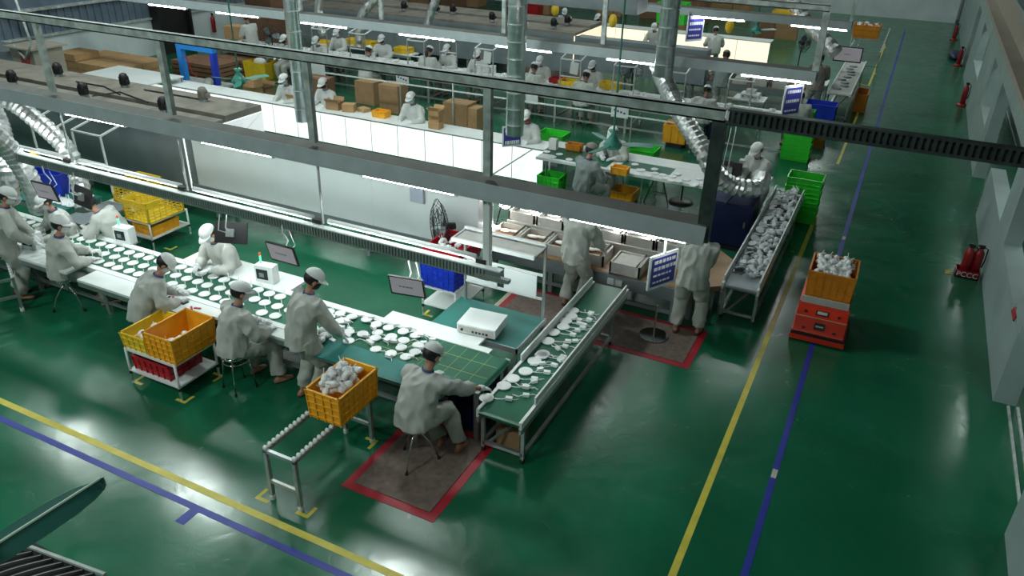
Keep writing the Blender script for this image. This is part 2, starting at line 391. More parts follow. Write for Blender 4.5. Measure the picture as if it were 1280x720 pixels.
for i, (a, b) in enumerate(((-12.9, -10.9), (-10.75, -8.75), (-8.6, -6.55), (-6.4, -4.3))):
    x0 = [-12.1, -9.7, -7.58, -5.48][i]; x1 = [-9.95, -7.8, -5.7, -3.55][i]
    m = thing('rail_batten', ['leftmost', 'second from left', 'third from left', 'rightmost'][i] + ' white lamp batten on top of the near aluminium rail', 'tube light', ((x0 + x1) / 2, 6.43, 2.09), 0)
    L = (x1 - x0) / 2
    MB().cyl((-L, 0, .0), (L, 0, .0), .03, n=10).build('housing', M['white'], m, True)
    MB().cyl((-L + .05, -.06, -.12), (L - .05, -.06, -.12), .016, n=8).bx(-L + .02, -.075, -.1, L - .02, -.03, -.07).build('tube', M['lamp'], m, True)
for i, (a, b) in enumerate((((80, 140), (160, 155)), ((250, 175), (345, 193)), ((455, 215), (577, 238)), ((712, 268), (865, 297)))):
    x0 = at(*a, 2.8).x; x1 = at(*b, 2.8).x
    tube_light(x0, x1, 6.335, 2.785, ['glowing tube light under near trunking, leftmost, over the dark grey enclosure', 'glowing tube light under near trunking at the left end of the white enclosure', 'glowing tube light under near trunking above the clipboard on the white wall', 'glowing tube light under near trunking over the tray bench workers'][i])
f2 = frame(13.6, -22.8, -1.2, 2.82, 3.98, [-18, -14.9, -11.8, -9.7, -6.9, -4.9], 'second overhead frame above the white skirted table row', 'mid')
MB().bx(-1.29, -.05, 2.8, -1.18, .04, 3.88).build('end_post', M['galv'], f2)
for i, (a, b) in enumerate((((188, 4), (235, 10)), ((278, 13), (330, 20)), ((380, 26), (436, 34)), ((500, 41), (567, 51)), ((618, 56), (690, 65)), ((760, 71), (822, 80)), ((925, 92), (1017, 102)))):
    tube_light(at(*a, 2.8).x, at(*b, 2.8).x, 13.53, 2.785, 'tube light under the second trunking, %s' % ['near the dark column', 'above the man carrying a carton', 'just right of the left spiral duct', 'above the women at the long white table', 'partly behind the central spiral duct', 'just left of the right-hand spiral duct', 'at its right end above the striped sign'][i])
f3 = frame(19.5, -22.8, -1.2, 2.82, 3.98, [-14, -10.5, -8.3, -5.2], 'third overhead frame above the long white assembly table', 'far')
MB().bx(-1.27, -.03, 2.8, -1.2, .04, 3.88).build('end_post', M['galv'], f3)
for i, (a, b) in enumerate((((868, 18), (930, 27)), ((990, 29), (1060, 38)))):
    tube_light(at(*a, 2.8).x, at(*b, 2.8).x, 19.43, 2.785, 'far tube light on the third trunking, %s' % ['left of the green fan', 'at the right end of the trunking'][i])
for i in range(4): tube_light(-20 + i * 3.3, -18.8 + i * 3.3, 19.43, 2.785, 'tube light under the third trunking hidden at left', 'hidden third trunking lights')
f4 = frame(26.0, -22.8, -1.2, 2.82, 3.98, [-18, -12, -6], 'farthest overhead frame behind the cream lit tables', 'far')
for i in range(6): tube_light(-19 + i * 3, -17.8 + i * 3, 25.93, 2.785, 'tube light under the farthest trunking', 'farthest trunking lights')
# cross channel at upper left and wall braces
solo(MB().bar((-19, 9.5, 3.6), (-9.9, 9.4, 3.9), .05), 'brace_bar', M['galv'], 'thin galvanised brace crossing behind the near upper channel', 'brace')

# ducts
def foil(pts, r, label, n=14, step=.045, name='foil_duct', mt='foil', amp=.010):
    pts = [Vector(p) for p in pts]; out = []
    # Catmull-Rom
    P = [pts[0]] + pts + [pts[-1]]
    for i in range(1, len(P) - 2):
        L = (P[i + 1] - P[i]).length; k = max(2, int(L / step))
        for j in range(k):
            t = j / k; a, b, c, d = P[i - 1], P[i], P[i + 1], P[i + 2]
            out.append(.5 * ((2 * b) + (-a + c) * t + (2 * a - 5 * b + 4 * c - d) * t * t + (-a + 3 * b - 3 * c + d) * t ** 3))
    out.append(pts[-1])
    rr = [r + (amp if i % 2 else -amp) for i in range(len(out))]
    return solo(MB().tube(out, rr, n), name, M[mt], label, 'duct', smooth=False)
foil([at(-20, 118, 2.6), at(15, 128, 2.45), at(45, 150, 2.2), at(82, 185, 1.85), at(98, 222, 1.4), at(106, 262, 1.0)], .13, 'silver foil duct curving down to the hooded station, rightmost of the left group', 16)
foil([at(-30, 150, 2.6), at(10, 185, 2.1), at(35, 222, 1.6), at(50, 262, 1.0)], .14, 'silver foil duct behind the first worker, middle of the left group', 16)
foil([at(-20, 115, 2.5), at(2, 160, 2.1), at(10, 215, 1.6), at(14, 250, 1.1)], .12, 'silver foil duct at the far left edge', 16)
def pipe(px, py, Yv, r, ztop, zbot, label, bands=True):
    p = atY(px, py, Yv); t = thing('spiral_duct', label, 'duct', (p.x, p.y, zbot))
    m = MB(); L = ztop - zbot; m.cyl((0, 0, 0), (0, 0, L), r, n=20); m.build('pipe', M['duct'], t, True)
    m = MB(); k = int(L / .3)
    for i in range(k): m.cyl((0, 0, .2 + i * .3), (0, 0, .212 + i * .3), r + .006, n=20)
    tag(m.build('seam', M['galv'], t), kind='stuff'); return t
pipe(368, 50, 9.6, .11, 9.0, 2.05, 'vertical spiral duct left of the seated packers')
pipe(645, 100, 12.8, .17, 9.0, 1.35, 'tall central spiral duct in front of the long table')
pipe(835, 40, 13.1, .16, 9.0, 2.7, 'right-hand vertical spiral duct feeding the ribbed hose')
foil([at(822, 80, 2.75), at(826, 92, 2.6), at(850, 140, 2.2), at(880, 190, 1.75), at(893, 215, 1.4), at(915, 232, 1.15), at(945, 235, 1.1), at(952, 222, 1.1)], .15, 'ribbed silver hose swooping from the right-hand duct to the black cabinet', 16, .05, amp=.014)
foil([atY(476, -8, 20.6), atY(452, 20, 20.6), atY(449, 58, 20.6)], .14, 'white flexible duct dropping behind the seated women, left one', 14, .12)
foil([atY(548, -8, 21.2), atY(540, 12, 21.2), atY(534, 35, 21.2)], .13, 'silver flexible duct hanging above the far grey enclosure', 14, .12)
foil([atY(402, -8, 20.6), atY(398, 12, 20.6), atY(404, 45, 20.6)], .14, 'white flexible duct hanging beside the left spiral duct', 14, .12)
foil([atY(985, -8, 24.6), atY(1010, 30, 24.2), atY(1033, 52, 23.9), atY(1045, 66, 23.7)], .2, 'pale flexible duct slanting down to the far right station', 14, .1)
r_ = atY(797, 17, 16.0); solo(MB().bx(r_.x - 3.7, 16.0, r_.z, r_.x - .35, 16.6, r_.z + .6).bx(r_.x - .35, 15.97, r_.z - .03, r_.x, 16.63, r_.z + .63), 'square_duct', M['midgrey'], 'big horizontal rectangular metal duct at the top centre', 'duct')

# ceiling fans
def ceiling_fan(p, label, mt, blades=3, L=.62, rz=0, drop=True):
    t = thing('ceiling_fan', label, 'fan', p, rz)
    MB().tube([(0, 0, -.06), (0, 0, 0), (0, 0, .06), (0, 0, .16), (0, 0, .22)], [.13, .15, .10, .035, .09], 16).build('motor', M[mt], t, True)
    MB().cyl((0, 0, .2), (0, 0, 9.0 - p[2]), .014).build('rod', M[mt], t, True)
    for i in range(blades):
        a = 2 * math.pi * i / blades; rot = Matrix.Rotation(a, 3, 'Z')
        pts = [(.1, .03), (.2, .06), (L * .6, .085), (L * .95, .08), (L, .04), (L, -.04), (L * .95, -.06), (.2, -.05), (.1, -.03)]
        m = MB().prism(pts, 0, .008); m.v = [tuple(rot @ Vector((v[0], v[1], v[2] + v[1] * .2))) for v in m.v]; m.build('blade', M[mt], t)
    return t
ceiling_fan(at(766, 180, 2.0), 'sea-green ceiling fan hanging over the middle station aisle', 'fan', rz=.3)
ceiling_fan(at(299, 100, 2.0), 'sea-green ceiling fan hanging beside the blue arch machine', 'fan', rz=1.2)
ceiling_fan(at(945, 38, 2.2), 'sea-green ceiling fan hanging over the cream lit tables', 'fan', rz=.8)

# near fan blade + ribbed motor at the lower left
t = thing('large_fan', 'big dark green fan with ribbed black motor at the lower left corner', 'fan', at(-60, 720, 3.5), 0)
tip = at(130, 598, 3.5) - Vector(t.location); d = Vector((tip.x, tip.y, 0)); L = d.length; d.normalize(); s_ = Vector((-d.y, d.x, 0))
prof = [(.0, .07), (.3, .085), (.5, .09), (.7, .085), (.85, .07), (.95, .045), (.985, .025), (1.0, .008)]
rings = []
for k, wd in prof:
    c = d * (k * L); rings.append([c + s_ * wd + Vector((0, 0, -.02)), c + Vector((0, 0, .008)), c - s_ * wd * .8 + Vector((0, 0, -.02)), c + Vector((0, 0, -.012))])
MB().rings(rings).build('blade', M['fandark'], t)
MB().tube([d * (.1 * L) + Vector((0, 0, .012)), d * (.97 * L) + Vector((0, 0, .010))], .006, 6).build('blade_rib', M['fanrib'], t)
for q in (2.1, 4.2):
    rot = Matrix.Rotation(q, 3, 'Z'); m = MB().rings([[rot @ p for p in r] for r in rings]); m.build('blade', M['fandark'], t)
MB().cyl((0, 0, -.12), (0, 0, .16), .10, n=20).build('hub', M['fandark'], t, True)
MB().cyl((0, 0, .16), (0, 0, 5.5), .02).build('rod', M['black'], t)
t2 = thing('ribbed_duct', 'black ribbed machine bellows below the fan at the lower left corner', 'bellows', at(20, 735, 2.6), 0)
a0 = at(-30, 695, 2.6) - Vector(t2.location); a1 = at(118, 735, 2.6) - Vector(t2.location)
a0 = at(14, 680, 2.6) - Vector(t2.location); a1 = at(116, 716, 2.6) - Vector(t2.location)
dr = (at(-20, 742, 2.6) - at(60, 700, 2.6)).normalized(); ax = (a1 - a0)
for i in range(12):
    k = i / 8; c0 = a0 + ax * k; pts = []
    for j in range(9):
        q = j / 8; pts.append(c0 + dr * (.42 * q) + ax.normalized() * (-.05 * math.sin(q * 1.5) ** 1) + Vector((0, 0, .05 * math.sin(q * 2.6) - .03)))
    rb = MB().tube(pts, .027, 10).build('rib', M['rubber'], t2, True)
    MB().tube([p + Vector((0, 0, .026)) for p in pts], .0025, 5).build('ridge', M['galv'], rb)
MB().box(a0.lerp(a1, .6) + dr * .25 + Vector((0, 0, -.10)), (.9, .6, .05)).build('base', M['rubber'], t2)
MB().bar(a0 + Vector((0, .02, 0)), a1 + Vector((.06, .02, 0)), .015).build('edge_bar', M['galv'], t2)

# ================================================================== PEOPLE
def remesh(mb, vox, wr=0.0, fr=9.0, smooth=2, seed=0):
    me = mb.mesh('tmp', []); o = bpy.data.objects.new('tmp', me); COL.objects.link(o)
    md = o.modifiers.new('r', 'REMESH'); md.mode = 'VOXEL'; md.voxel_size = vox
    if smooth: s = o.modifiers.new('s', 'SMOOTH'); s.iterations = smooth; s.factor = .6
    dg = bpy.context.evaluated_depsgraph_get(); dg.update()
    out = bpy.data.meshes.new_from_object(o.evaluated_get(dg)); bpy.data.objects.remove(o); bpy.data.meshes.remove(me)
    if wr:
        off = Vector((seed * 3.1, seed * 1.7, seed)); nv = [(v.index, v.co.copy(), v.normal.copy()) for v in out.vertices]
        for i, c, n in nv:
            q = Vector((c.x * fr, c.y * fr, c.z * fr * .55)) + off
            k = noise.noise(q); k2 = noise.noise(q * 2.3)
            out.vertices[i].co = c + n * (wr * (1 - 2 * abs(k) * 1.6) * .9 + wr * .5 * k2)
    out.polygons.foreach_set('use_smooth', [True] * len(out.polygons)); return out
def ik(a, b, l1, l2, pole):
    a = Vector(a); b = Vector(b); d = b - a; L = d.length
    if L > (l1 + l2) * .995: b = a + d * ((l1 + l2) * .995 / L); d = b - a; L = d.length
    x = d / L; c = (l1 * l1 - l2 * l2 + L * L) / (2 * L); h = math.sqrt(max(0, l1 * l1 - c * c))
    p = Vector(pole); p = (p - x * p.dot(x)).normalized()
    return a + x * c + p * h, b
def ering(c, xax, yax, rx, ry, n=16):
    return [c + xax * (rx * math.cos(t)) + yax * (ry * math.sin(t)) for t in [2 * math.pi * k / n for k in range(n)]]
def hand_mb(m, wrist, dirv, palm_n, side, r=.0088, curl=.5, sc=1.0):
    d = dirv.normalized(); n = (palm_n - d * palm_n.dot(d)).normalized(); s = d.cross(n) * side   # s points to the thumb
    rot = Matrix((s, d, n)).transposed()
    m.ell(wrist + d * .045 * sc, (.042 * sc, .055 * sc, .018 * sc), 12, 8, rot)
    for i, (o, L) in enumerate(((.028, .072), (.010, .080), (-.009, .074), (-.027, .058))):
        b = wrist + d * .075 * sc + s * o * sc; p1 = b + (d + s * o * 1.5) .normalized() * L * .45 * sc - n * .0
        p2 = p1 + (d * math.cos(curl) - n * math.sin(curl)) * L * .33 * sc; p3 = p2 + (d * math.cos(curl * 2) - n * math.sin(curl * 2)) * L * .28 * sc
        m.tube([b, p1, p2, p3], [r * 1.05 * sc, r * sc, r * .9 * sc, r * .7 * sc], 8)
    b = wrist + d * .02 * sc + s * .03 * sc; p1 = b + (s * .8 + d * .7).normalized() * .035 * sc; p2 = p1 + (d + s * .2).normalized() * .03 * sc
    m.tube([b, p1, p2], [r * 1.4 * sc, r * 1.15 * sc, r * .85 * sc], 8)
PCACHE = {}
def figure_meshes(key, kind, lean, side, twist, hl, hr, fl, fr_, hpitch, hyaw, near, seed, cuff=.9):
    if key in PCACHE: return PCACHE[key]
    vox = .014 if near else .021
    pz = .60 if kind == 'sit' else .90
    pel = Vector((0, 0, pz))
    rl = Matrix.Rotation(side, 3, 'Y') @ Matrix.Rotation(-lean, 3, 'X')
    rt = rl @ Matrix.Rotation(twist, 3, 'Z')
    up = rl @ Vector((0, 0, 1)); X = rt @ Vector((1, 0, 0)); Y = rt @ Vector((0, 1, 0))
    X0 = Vector((1, 0, 0)); Y0 = Vector((0, 1, 0))
    def sp(t):   # curved spine
        k = min(1, max(0, t / .5)); u = Vector((0, 0, 1)).lerp(up, .35 + .65 * k).normalized(); return pel + u * t
    neck = sp(.50); head = neck + up * .105 + Vector((0, math.sin(lean) * .04 + .03, .06))
    sh = {1: sp(.435) + X * .190, -1: sp(.435) - X * .190}
    hd = {1: Vector(hr), -1: Vector(hl)}
    arms = {}
    for s in (1, -1):
        el, wr = ik(sh[s], hd[s], .29, .26, Vector((s * .7, -.3, -.8))); arms[s] = (sh[s], el, wr)
    legs = {}
    for s in (1, -1):
        hip = pel + Vector((s * .09, 0, -.02)); ft = Vector(fr_ if s == 1 else fl)
        kn, an = ik(hip, ft + Vector((0, 0, .09)), .43, .42, Vector((s * .12, 1, .25 if kind == 'sit' else 0))); legs[s] = (hip, kn, an)
    HR = (Matrix.Rotation(hyaw, 3, 'Z') @ Matrix.Rotation(-hpitch, 3, 'X')) * 1.13
    # ---- body
    m = MB()
    m.rings([ering(sp(t), X0.lerp(X, k), Y0.lerp(Y, k), rx, ry) for t, rx, ry, k in ((-.08, .12, .08, 0), (0, .15, .10, 0), (.15, .135, .09, .3), (.3, .155, .10, .7), (.42, .15, .09, 1), (.47, .09, .07, 1))])
    m.tube([neck - up * .06, neck + up * .02, head - Vector((0, 0, .06))], [.062, .052, .05], 12)
    for s in (1, -1):
        a, e, wv = arms[s]; m.tube([a - X * s * .06, a, (a + e) / 2, e, (e + wv) / 2, wv], [.05, .048, .043, .036, .035, .025], 10)
        h, k, an = legs[s]; m.tube([h, (h + k) / 2, k, k.lerp(an, .35), an], [.085, .075, .052, .053, .034], 12)
        fy = Vector((s * .18, 1, 0)).normalized()
        m.rings([ering(an + fy * q + Vector((0, 0, zz)), Vector((fy.y, -fy.x, 0)), Vector((0, 0, 1)), rx, rz, 10) for q, zz, rx, rz in ((-.06, -.05, .025, .03), (-.02, -.045, .036, .042), (.06, -.055, .042, .033), (.13, -.068, .045, .02), (.17, -.074, .03, .012))])
    # head: skull, jaw, nose, ears
    m.ell(head + HR @ Vector((0, -.008, .03)), (.074, .092, .088), 16, 12, HR)
    m.ell(head + HR @ Vector((0, .022, -.035)), (.055, .062, .075), 14, 10, HR)
    m.tube([head + HR @ Vector((0, .080, .02)), head + HR @ Vector((0, .106, -.014)), head + HR @ Vector((0, .088, -.024))], [.010, .015, .011], 8)
    m.ell(head + HR @ Vector((0, .083, -.05)), (.026, .012, .012), 10, 6, HR)
    for s in (1, -1): m.ell(head + HR @ Vector((s * .076, .0, -.005)), (.012, .022, .034), 8, 6, HR)
    body = remesh(m, .0125 if near else .018, smooth=2)
    # eyes
    m = MB()
    for s in (1, -1): m.ell(head + HR @ Vector((s * .031, .079, .018)), (.013, .008, .007), 8, 6, HR)
    eyes = m.mesh('eye', [M['hair']], True)
    # ---- jacket
    m = MB()
    if kind == 'sit': prof = ((-.07, .222, .185, 0), (.0, .222, .185, 0), (.10, .215, .17, .2), (.22, .215, .165, .5), (.34, .222, .158, .9), (.43, .205, .13, 1), (.48, .128, .10, 1), (.505, .074, .076, 1))
    else: prof = ((-.13, .210, .165, 0), (.0, .205, .16, 0), (.10, .200, .155, .2), (.22, .208, .155, .5), (.34, .220, .155, .9), (.43, .205, .13, 1), (.48, .128, .10, 1), (.505, .074, .076, 1))
    m.rings([ering(sp(t), X0.lerp(X, k), Y0.lerp(Y, k), rx, ry, 20) for t, rx, ry, k in prof])
    for s in (1, -1):
        a, e, wv = arms[s]; cu = e.lerp(wv, cuff)
        m.tube([a - X * s * .07 - up * .01, a, (a + e) / 2, e.lerp(a, .1), e.lerp(wv, .1), e.lerp(wv, cuff * .6), cu], [.094, .094, .084, .076, .075, .067, .050], 14)
    jacket = remesh(m, vox, .017 if near else .012, 7.5, 2, seed)
    m = MB(); m.tube([neck + up * .005 + Vector((0, -.0, 0)), neck + up * .03], [.071, .066], 14, False)
    m.tube([neck + up * .03, neck + up * .005], [.060, .062], 14, False); collar = m.mesh('collar', [M['collar']], True)
    # ---- trousers
    m = MB(); m.rings([ering(sp(t), X0, Y0, rx, ry, 18) for t, rx, ry in ((-.12, .10, .09), (-.06, .165, .13), (.02, .165, .13), (.08, .15, .11))])
    for s in (1, -1):
        h, k, an = legs[s]; m.tube([h + Vector((0, 0, .02)), h.lerp(k, .3), h.lerp(k, .8), k, k.lerp(an, .2), k.lerp(an, .6), k.lerp(an, .93)], [.122, .118, .100, .092, .090, .084, .086], 14)
    trou = remesh(m, vox, .016 if near else .011, 7, 2, seed + 5)
    # ---- cap, hair, mask
    m = MB(); cc = head + HR @ Vector((0, -.006, .048))
    m.ell(cc, (.090, .108, .085), 20, 12, HR, lambda x, y, z: z > -.12)
    m.ell(cc, (.086, .104, .080), 20, 12, HR, lambda x, y, z: z > -.12)
    rr = []
    for k in range(13):
        a = R_(12 + 13 * k); ex = Vector((math.cos(a) * .088, math.sin(a) * .106, -.006)); fo = Vector((math.cos(a) * .088, math.sin(a) * .106 + .062 * math.sin(a) ** .6, -.022))
        rr.append([cc + HR @ ex, cc + HR @ fo, cc + HR @ (fo + Vector((0, 0, .005))), cc + HR @ (ex + Vector((0, 0, .007)))])
    m.rings(rr); m.ell(cc + HR @ Vector((0, 0, .086)), (.009, .009, .005), 8, 5)
    capm = m.mesh('cap', [M['cap']], True)
    m = MB(); m.ell(head + HR @ Vector((0, -.010, .020)), (.081, .098, .092), 18, 12, HR, lambda x, y, z: (y < .25 and z > -.62) if True else 0)
    hair = m.mesh('hair', [M['hair']], True)
    m = MB(); m.ell(head + HR @ Vector((0, .016, -.03)), (.070, .084, .066), 18, 12, HR, lambda x, y, z: y > .1 and z < .62)
    for s in (1, -1): m.bar(head + HR @ Vector((s * .069, .03, -.02)), head + HR @ Vector((s * .083, -.01, .004)), .004)
    mask = m.mesh('face_mask', [], True)
    gl = []
    for s in (1, -1):
        m = MB(); a, e, wv = arms[s]; dv = (wv - e).normalized(); q = (dv + Vector((0, .15, -.25))).normalized()
        m.tube([e.lerp(wv, .86), wv, wv + q * .02], [.036, .034, .032], 12); hand_mb(m, wv, q, Vector((0, 0, 1)), -s, .0095 if near else .011, .45, 1.0)
        gl.append(m.mesh('glove', [M['glove']], True))
    sh_ = []
    for s in (1, -1):
        an = legs[s][2]; fy = Vector((s * .18, 1, 0)).normalized(); m = MB()
        m.rings([ering(an + fy * q + Vector((0, 0, zz)), Vector((fy.y, -fy.x, 0)), Vector((0, 0, 1)), rx, rz, 12) for q, zz, rx, rz in ((-.075, -.06, .02, .026), (-.05, -.062, .036, .026), (.04, -.066, .046, .022), (.12, -.070, .050, .018), (.175, -.074, .034, .012))])
        sh_.append(m.mesh('shoe', [], True))
    PCACHE[key] = dict(body=body, eyes=eyes, jacket=jacket, collar=collar, trou=trou, cap=capm, hair=hair, mask=mask, gl=gl, sh=sh_, head=head, ponytail=head + HR @ Vector((0, -.1, -.02)))
    return PCACHE[key]
def withmat(me, m):
    c = me.copy(); c.materials.clear(); c.materials.append(m); return c
MC = {}
def person(label, headpx, rz, key='sit', near=False, cloth='cloth', trous='trouser', cap='cap', maskm='maskw', foot='shoe', cat='person', stool=None, scale=1.0, group=None, hz=None, pony=False, root=None, **kw):
    base = dict(sit=dict(kind='sit', lean=.25, side=0, twist=0, hl=(-.16, .40, .76), hr=(.16, .40, .76), fl=(-.14, .36, 0), fr_=(.14, .36, 0), hpitch=.55, hyaw=0),
                stand=dict(kind='stand', lean=.18, side=0, twist=0, hl=(-.15, .38, .98), hr=(.15, .38, .98), fl=(-.12, 0, 0), fr_=(.12, .05, 0), hpitch=.5, hyaw=0))[ 'stand' if key.startswith('stand') else 'sit']
    base.update(kw); seed = len(PCACHE)
    k = key + str(sorted(kw.items())) + str(near)
    g = figure_meshes(k, near=near, seed=seed, **base)
    hh = g['head'] * scale; rot = Matrix.Rotation(rz, 3, 'Z')
    hp = at(headpx[0], headpx[1], hh.z + .03 * scale + (hz or 0)); off = rot @ Vector((hh.x, hh.y, 0))
    loc = (hp.x - off.x, hp.y - off.y, hz or 0)
    if root: q = at(root[0], root[1], 0); loc = (q.x, q.y, 0)
    t = thing('person', label, cat, loc, rz, group); t.scale = (scale,) * 3
    def add(nm, me, m):
        kk = (me.name, m.name)
        if kk not in MC: MC[kk] = withmat(me, m)
        o = bpy.data.objects.new(nm, MC[kk]); COL.objects.link(o); o.parent = t; return o
    b = add('body', g['body'], M['skin']); add('eyes', g['eyes'], M['hair']); add('jacket', g['jacket'], M[cloth]); add('collar', g['collar'], M['collar'])
    add('trousers', g['trou'], M[trous]); add('cap', g['cap'], M[cap]); add('hair', g['hair'], M['hair']); add('face_mask', g['mask'], M[maskm])
    for q in g['gl']: add('glove', q, M['glove'])
    if foot:
        for q in g['sh']: add('shoe', q, M[foot])
    if pony:
        p = g['ponytail']; MB().tube([p, p + Vector((0, -.05, -.05)), p + Vector((0, -.05, -.22)), p + Vector((0, -.03, -.32))], [.03, .04, .035, .012], 10).build('ponytail', M['hair'], t, True)
    return t
def stool(x, y, label, legs=4, h=.5, rz=0, group=None, mt='chrome'):
    t = thing('stool', label, 'stool', (x, y, 0), rz, group)
    MB().tube([(0, 0, h - .035), (0, 0, h - .03), (0, 0, h - .004), (0, 0, h)], [.155, .168, .168, .155], 20).build('seat', M[mt], t, True)
    if legs == 3:
        MB().cyl((0, 0, h - .25), (0, 0, h - .03), .022).build('column', M[mt], t, True)
        for k in range(3):
            a = 2 * math.pi * k / 3 + .5; d = Vector((math.cos(a), math.sin(a), 0))
            l = MB().tube([(0, 0, h - .12), d * .07 + Vector((0, 0, h - .16)), d * .16 + Vector((0, 0, h * .42)), d * .24 + Vector((0, 0, .03))], .011, 8).build('leg', M[mt], t, True)
            MB().cyl(d * .24, d * .24 + Vector((0, 0, .035)), .017).build('foot', M['rubber'], l)
    else:
        for k in range(legs):
            a = 2 * math.pi * k / legs + .78; d = Vector((math.cos(a), math.sin(a), 0))
            l = MB().tube([d * .10 + Vector((0, 0, h - .03)), d * .15 + Vector((0, 0, h - .07)), d * .20 + Vector((0, 0, .02))], .010, 8).build('leg', M[mt], t, True)
            MB().cyl(d * .20, d * .20 + Vector((0, 0, .03)), .014).build('foot', M['rubber'], l)
        MB().tube([Vector((math.cos(q), math.sin(q), 0)) * .145 + Vector((0, 0, h - .10)) for q in [2 * math.pi * i / 16 for i in range(17)]], .008, 6).build('ring', M[mt], t, True)
    return t
def under(p, label, **k):   # stool under a seated person
    l = p.location; return stool(l.x, l.y, label, rz=p.rotation_euler.z, **k)

p1 = person('person seated on three-legged stool at conveyor end, right arm stretched to the cross conveyor', (541, 433), R_(8), 'sit1', True, root=(521, 577), cuff=.5, lean=.44, side=.14, twist=-.22, hl=(-.02, .52, .80), hr=(.60, .56, .74), fl=(.12, .36, 0), fr_=(.36, .34, 0), hpitch=.6, hyaw=-.45, foot='slipper')
under(p1, 'three-legged chrome stool on the nearest brown mat', legs=3, h=.53)
p2 = person('person standing at the near conveyor in black mask, reaching over the white parts', (391, 347), R_(-20), 'stand2', True, maskm='maskk', lean=.32, hl=(-.05, .48, .86), hr=(.24, .40, .84), hpitch=.65, hyaw=-.35, foot='slipper')
p3 = person('person seated on four-legged stool left of the standing worker, white cap from behind', (300, 363), R_(-15), 'sit3', True, lean=.26, twist=-.1, hl=(-.05, .42, .76), hr=(.20, .38, .76), fl=(-.15, .30, 0), fr_=(.25, .40, 0), hpitch=.35, hyaw=-.35, foot='slipper')
under(p3, 'four-legged chrome stool under the worker between crate trolley and standing worker')
p4 = person('person seated behind the yellow crates bending over the belt towards the right', (205, 327), R_(-30), 'sit4', True, cap='cap', lean=.55, hl=(.0, .48, .76), hr=(.25, .42, .76), hpitch=1.0, hyaw=-.3, foot='slipper')
under(p4, 'chrome stool half hidden behind the smaller yellow crate')
p5 = person('person seated on stool at the left part of the conveyor, white cap turned right', (75, 279), R_(-25), 'sit5', True, lean=.15, hl=(-.05, .42, .78), hr=(.22, .38, .76), fl=(-.1, .42, 0), fr_=(.2, .42, 0), hpitch=.3, hyaw=-.35, foot='slipper')
under(p5, 'chrome stool with splayed legs under the worker at left', legs=3, h=.5)
p6 = person('person standing at the left edge of the photo picking parts from the belt', (8, 243), R_(-35), 'stand6', True, lean=.30, hl=(.1, .40, .95), hr=(.30, .42, .92), hpitch=.5, hyaw=-.3)
p7 = person('person leaning over the far side of the belt, head behind the dark monitor', (112, 252), R_(110), 'sit7', True, lean=.60, cloth='cloth', hl=(-.1, .50, .80), hr=(.22, .48, .80), hpitch=.6)
under(p7, 'stool under the leaning worker on the far side of the belt')
p7b = person('person seated at the green tray at far left, partly hidden behind the lit monitor', (56, 250), R_(160), 'sit', False, cloth='cloth')
under(p7b, 'stool under the half hidden worker behind the lit monitor')
p8 = person('person facing the camera across the near belt, white cap, forearms on the white worktop', (261, 290), R_(172), 'sit8', True, lean=.30, hl=(-.14, .40, .80), hr=(.10, .42, .80), hpitch=.7, maskm='maskw')
under(p8, 'stool hidden behind the worktop of the worker facing the camera')
p9 = person('person standing at the middle of the tray bench, head hidden by the lamp trunking', (727, 246), R_(-12), 'stand9', True, root=(714, 384), cloth='cloth', trous='trouser', lean=.22, hl=(-.1, .40, .92), hr=(.22, .42, .86), hpitch=.6)
p10 = person('person standing beside the indigo sign at the right end of the tray bench', (866, 263), R_(4), 'stand10', True, root=(856, 417), cloth='cloth', trous='trouser', lean=.25, fl=(-.14, 0, 0), fr_=(.16, .06, 0), hl=(-.16, .42, .88), hr=(.10, .42, .88), hpitch=.6)
# white skirted table packers (facing the camera)
for px, lb, mk, ck in (((355, 98), 'person packing at the skirted white table, leftmost of the four facing the camera', 'maskb', 'clothw'), ((404, 103), 'person packing at the skirted table with black mask and bare wrists', 'maskk', 'clothw'),
                       ((514, 121), 'person seated at the skirted table between the yellow tub and the stacked small boxes', 'maskb', 'clothw'), ((658, 144), 'person in red mask seated behind the small blue sign', 'maskr', 'clothw')):
    p = person(lb, px, R_(175), 'sitface', False, cloth=ck, maskm=mk, hpitch=.45, lean=.2); under(p, 'stool hidden behind the white skirted table', group='stools behind the skirted table')
p = person('person in dark grey uniform seated with back to camera at the middle belt table', (739, 186), R_(-25), 'sit5', True, cloth='cloth2', cap='cloth3', lean=.15, hl=(-.05, .42, .78), hr=(.22, .38, .76), fl=(-.1, .42, 0), fr_=(.2, .42, 0), hpitch=.3, hyaw=-.35, foot='slipper'); under(p, 'white-seated stool under the dark grey worker', mt='white')
p = person('person facing the camera at the middle belt table, white cap bent low', (767, 165), R_(170), 'sit8', True, lean=.30, hl=(-.14, .40, .80), hr=(.10, .42, .80), hpitch=.7); under(p, 'stool behind the middle belt table')
p = person('person in white cap standing behind the black cabinet at the crowded conveyor', (947, 186), R_(150), 'stand10', True, lean=.25, fl=(-.14, 0, 0), fr_=(.16, .06, 0), hl=(-.16, .42, .88), hr=(.10, .42, .88), hpitch=.6)
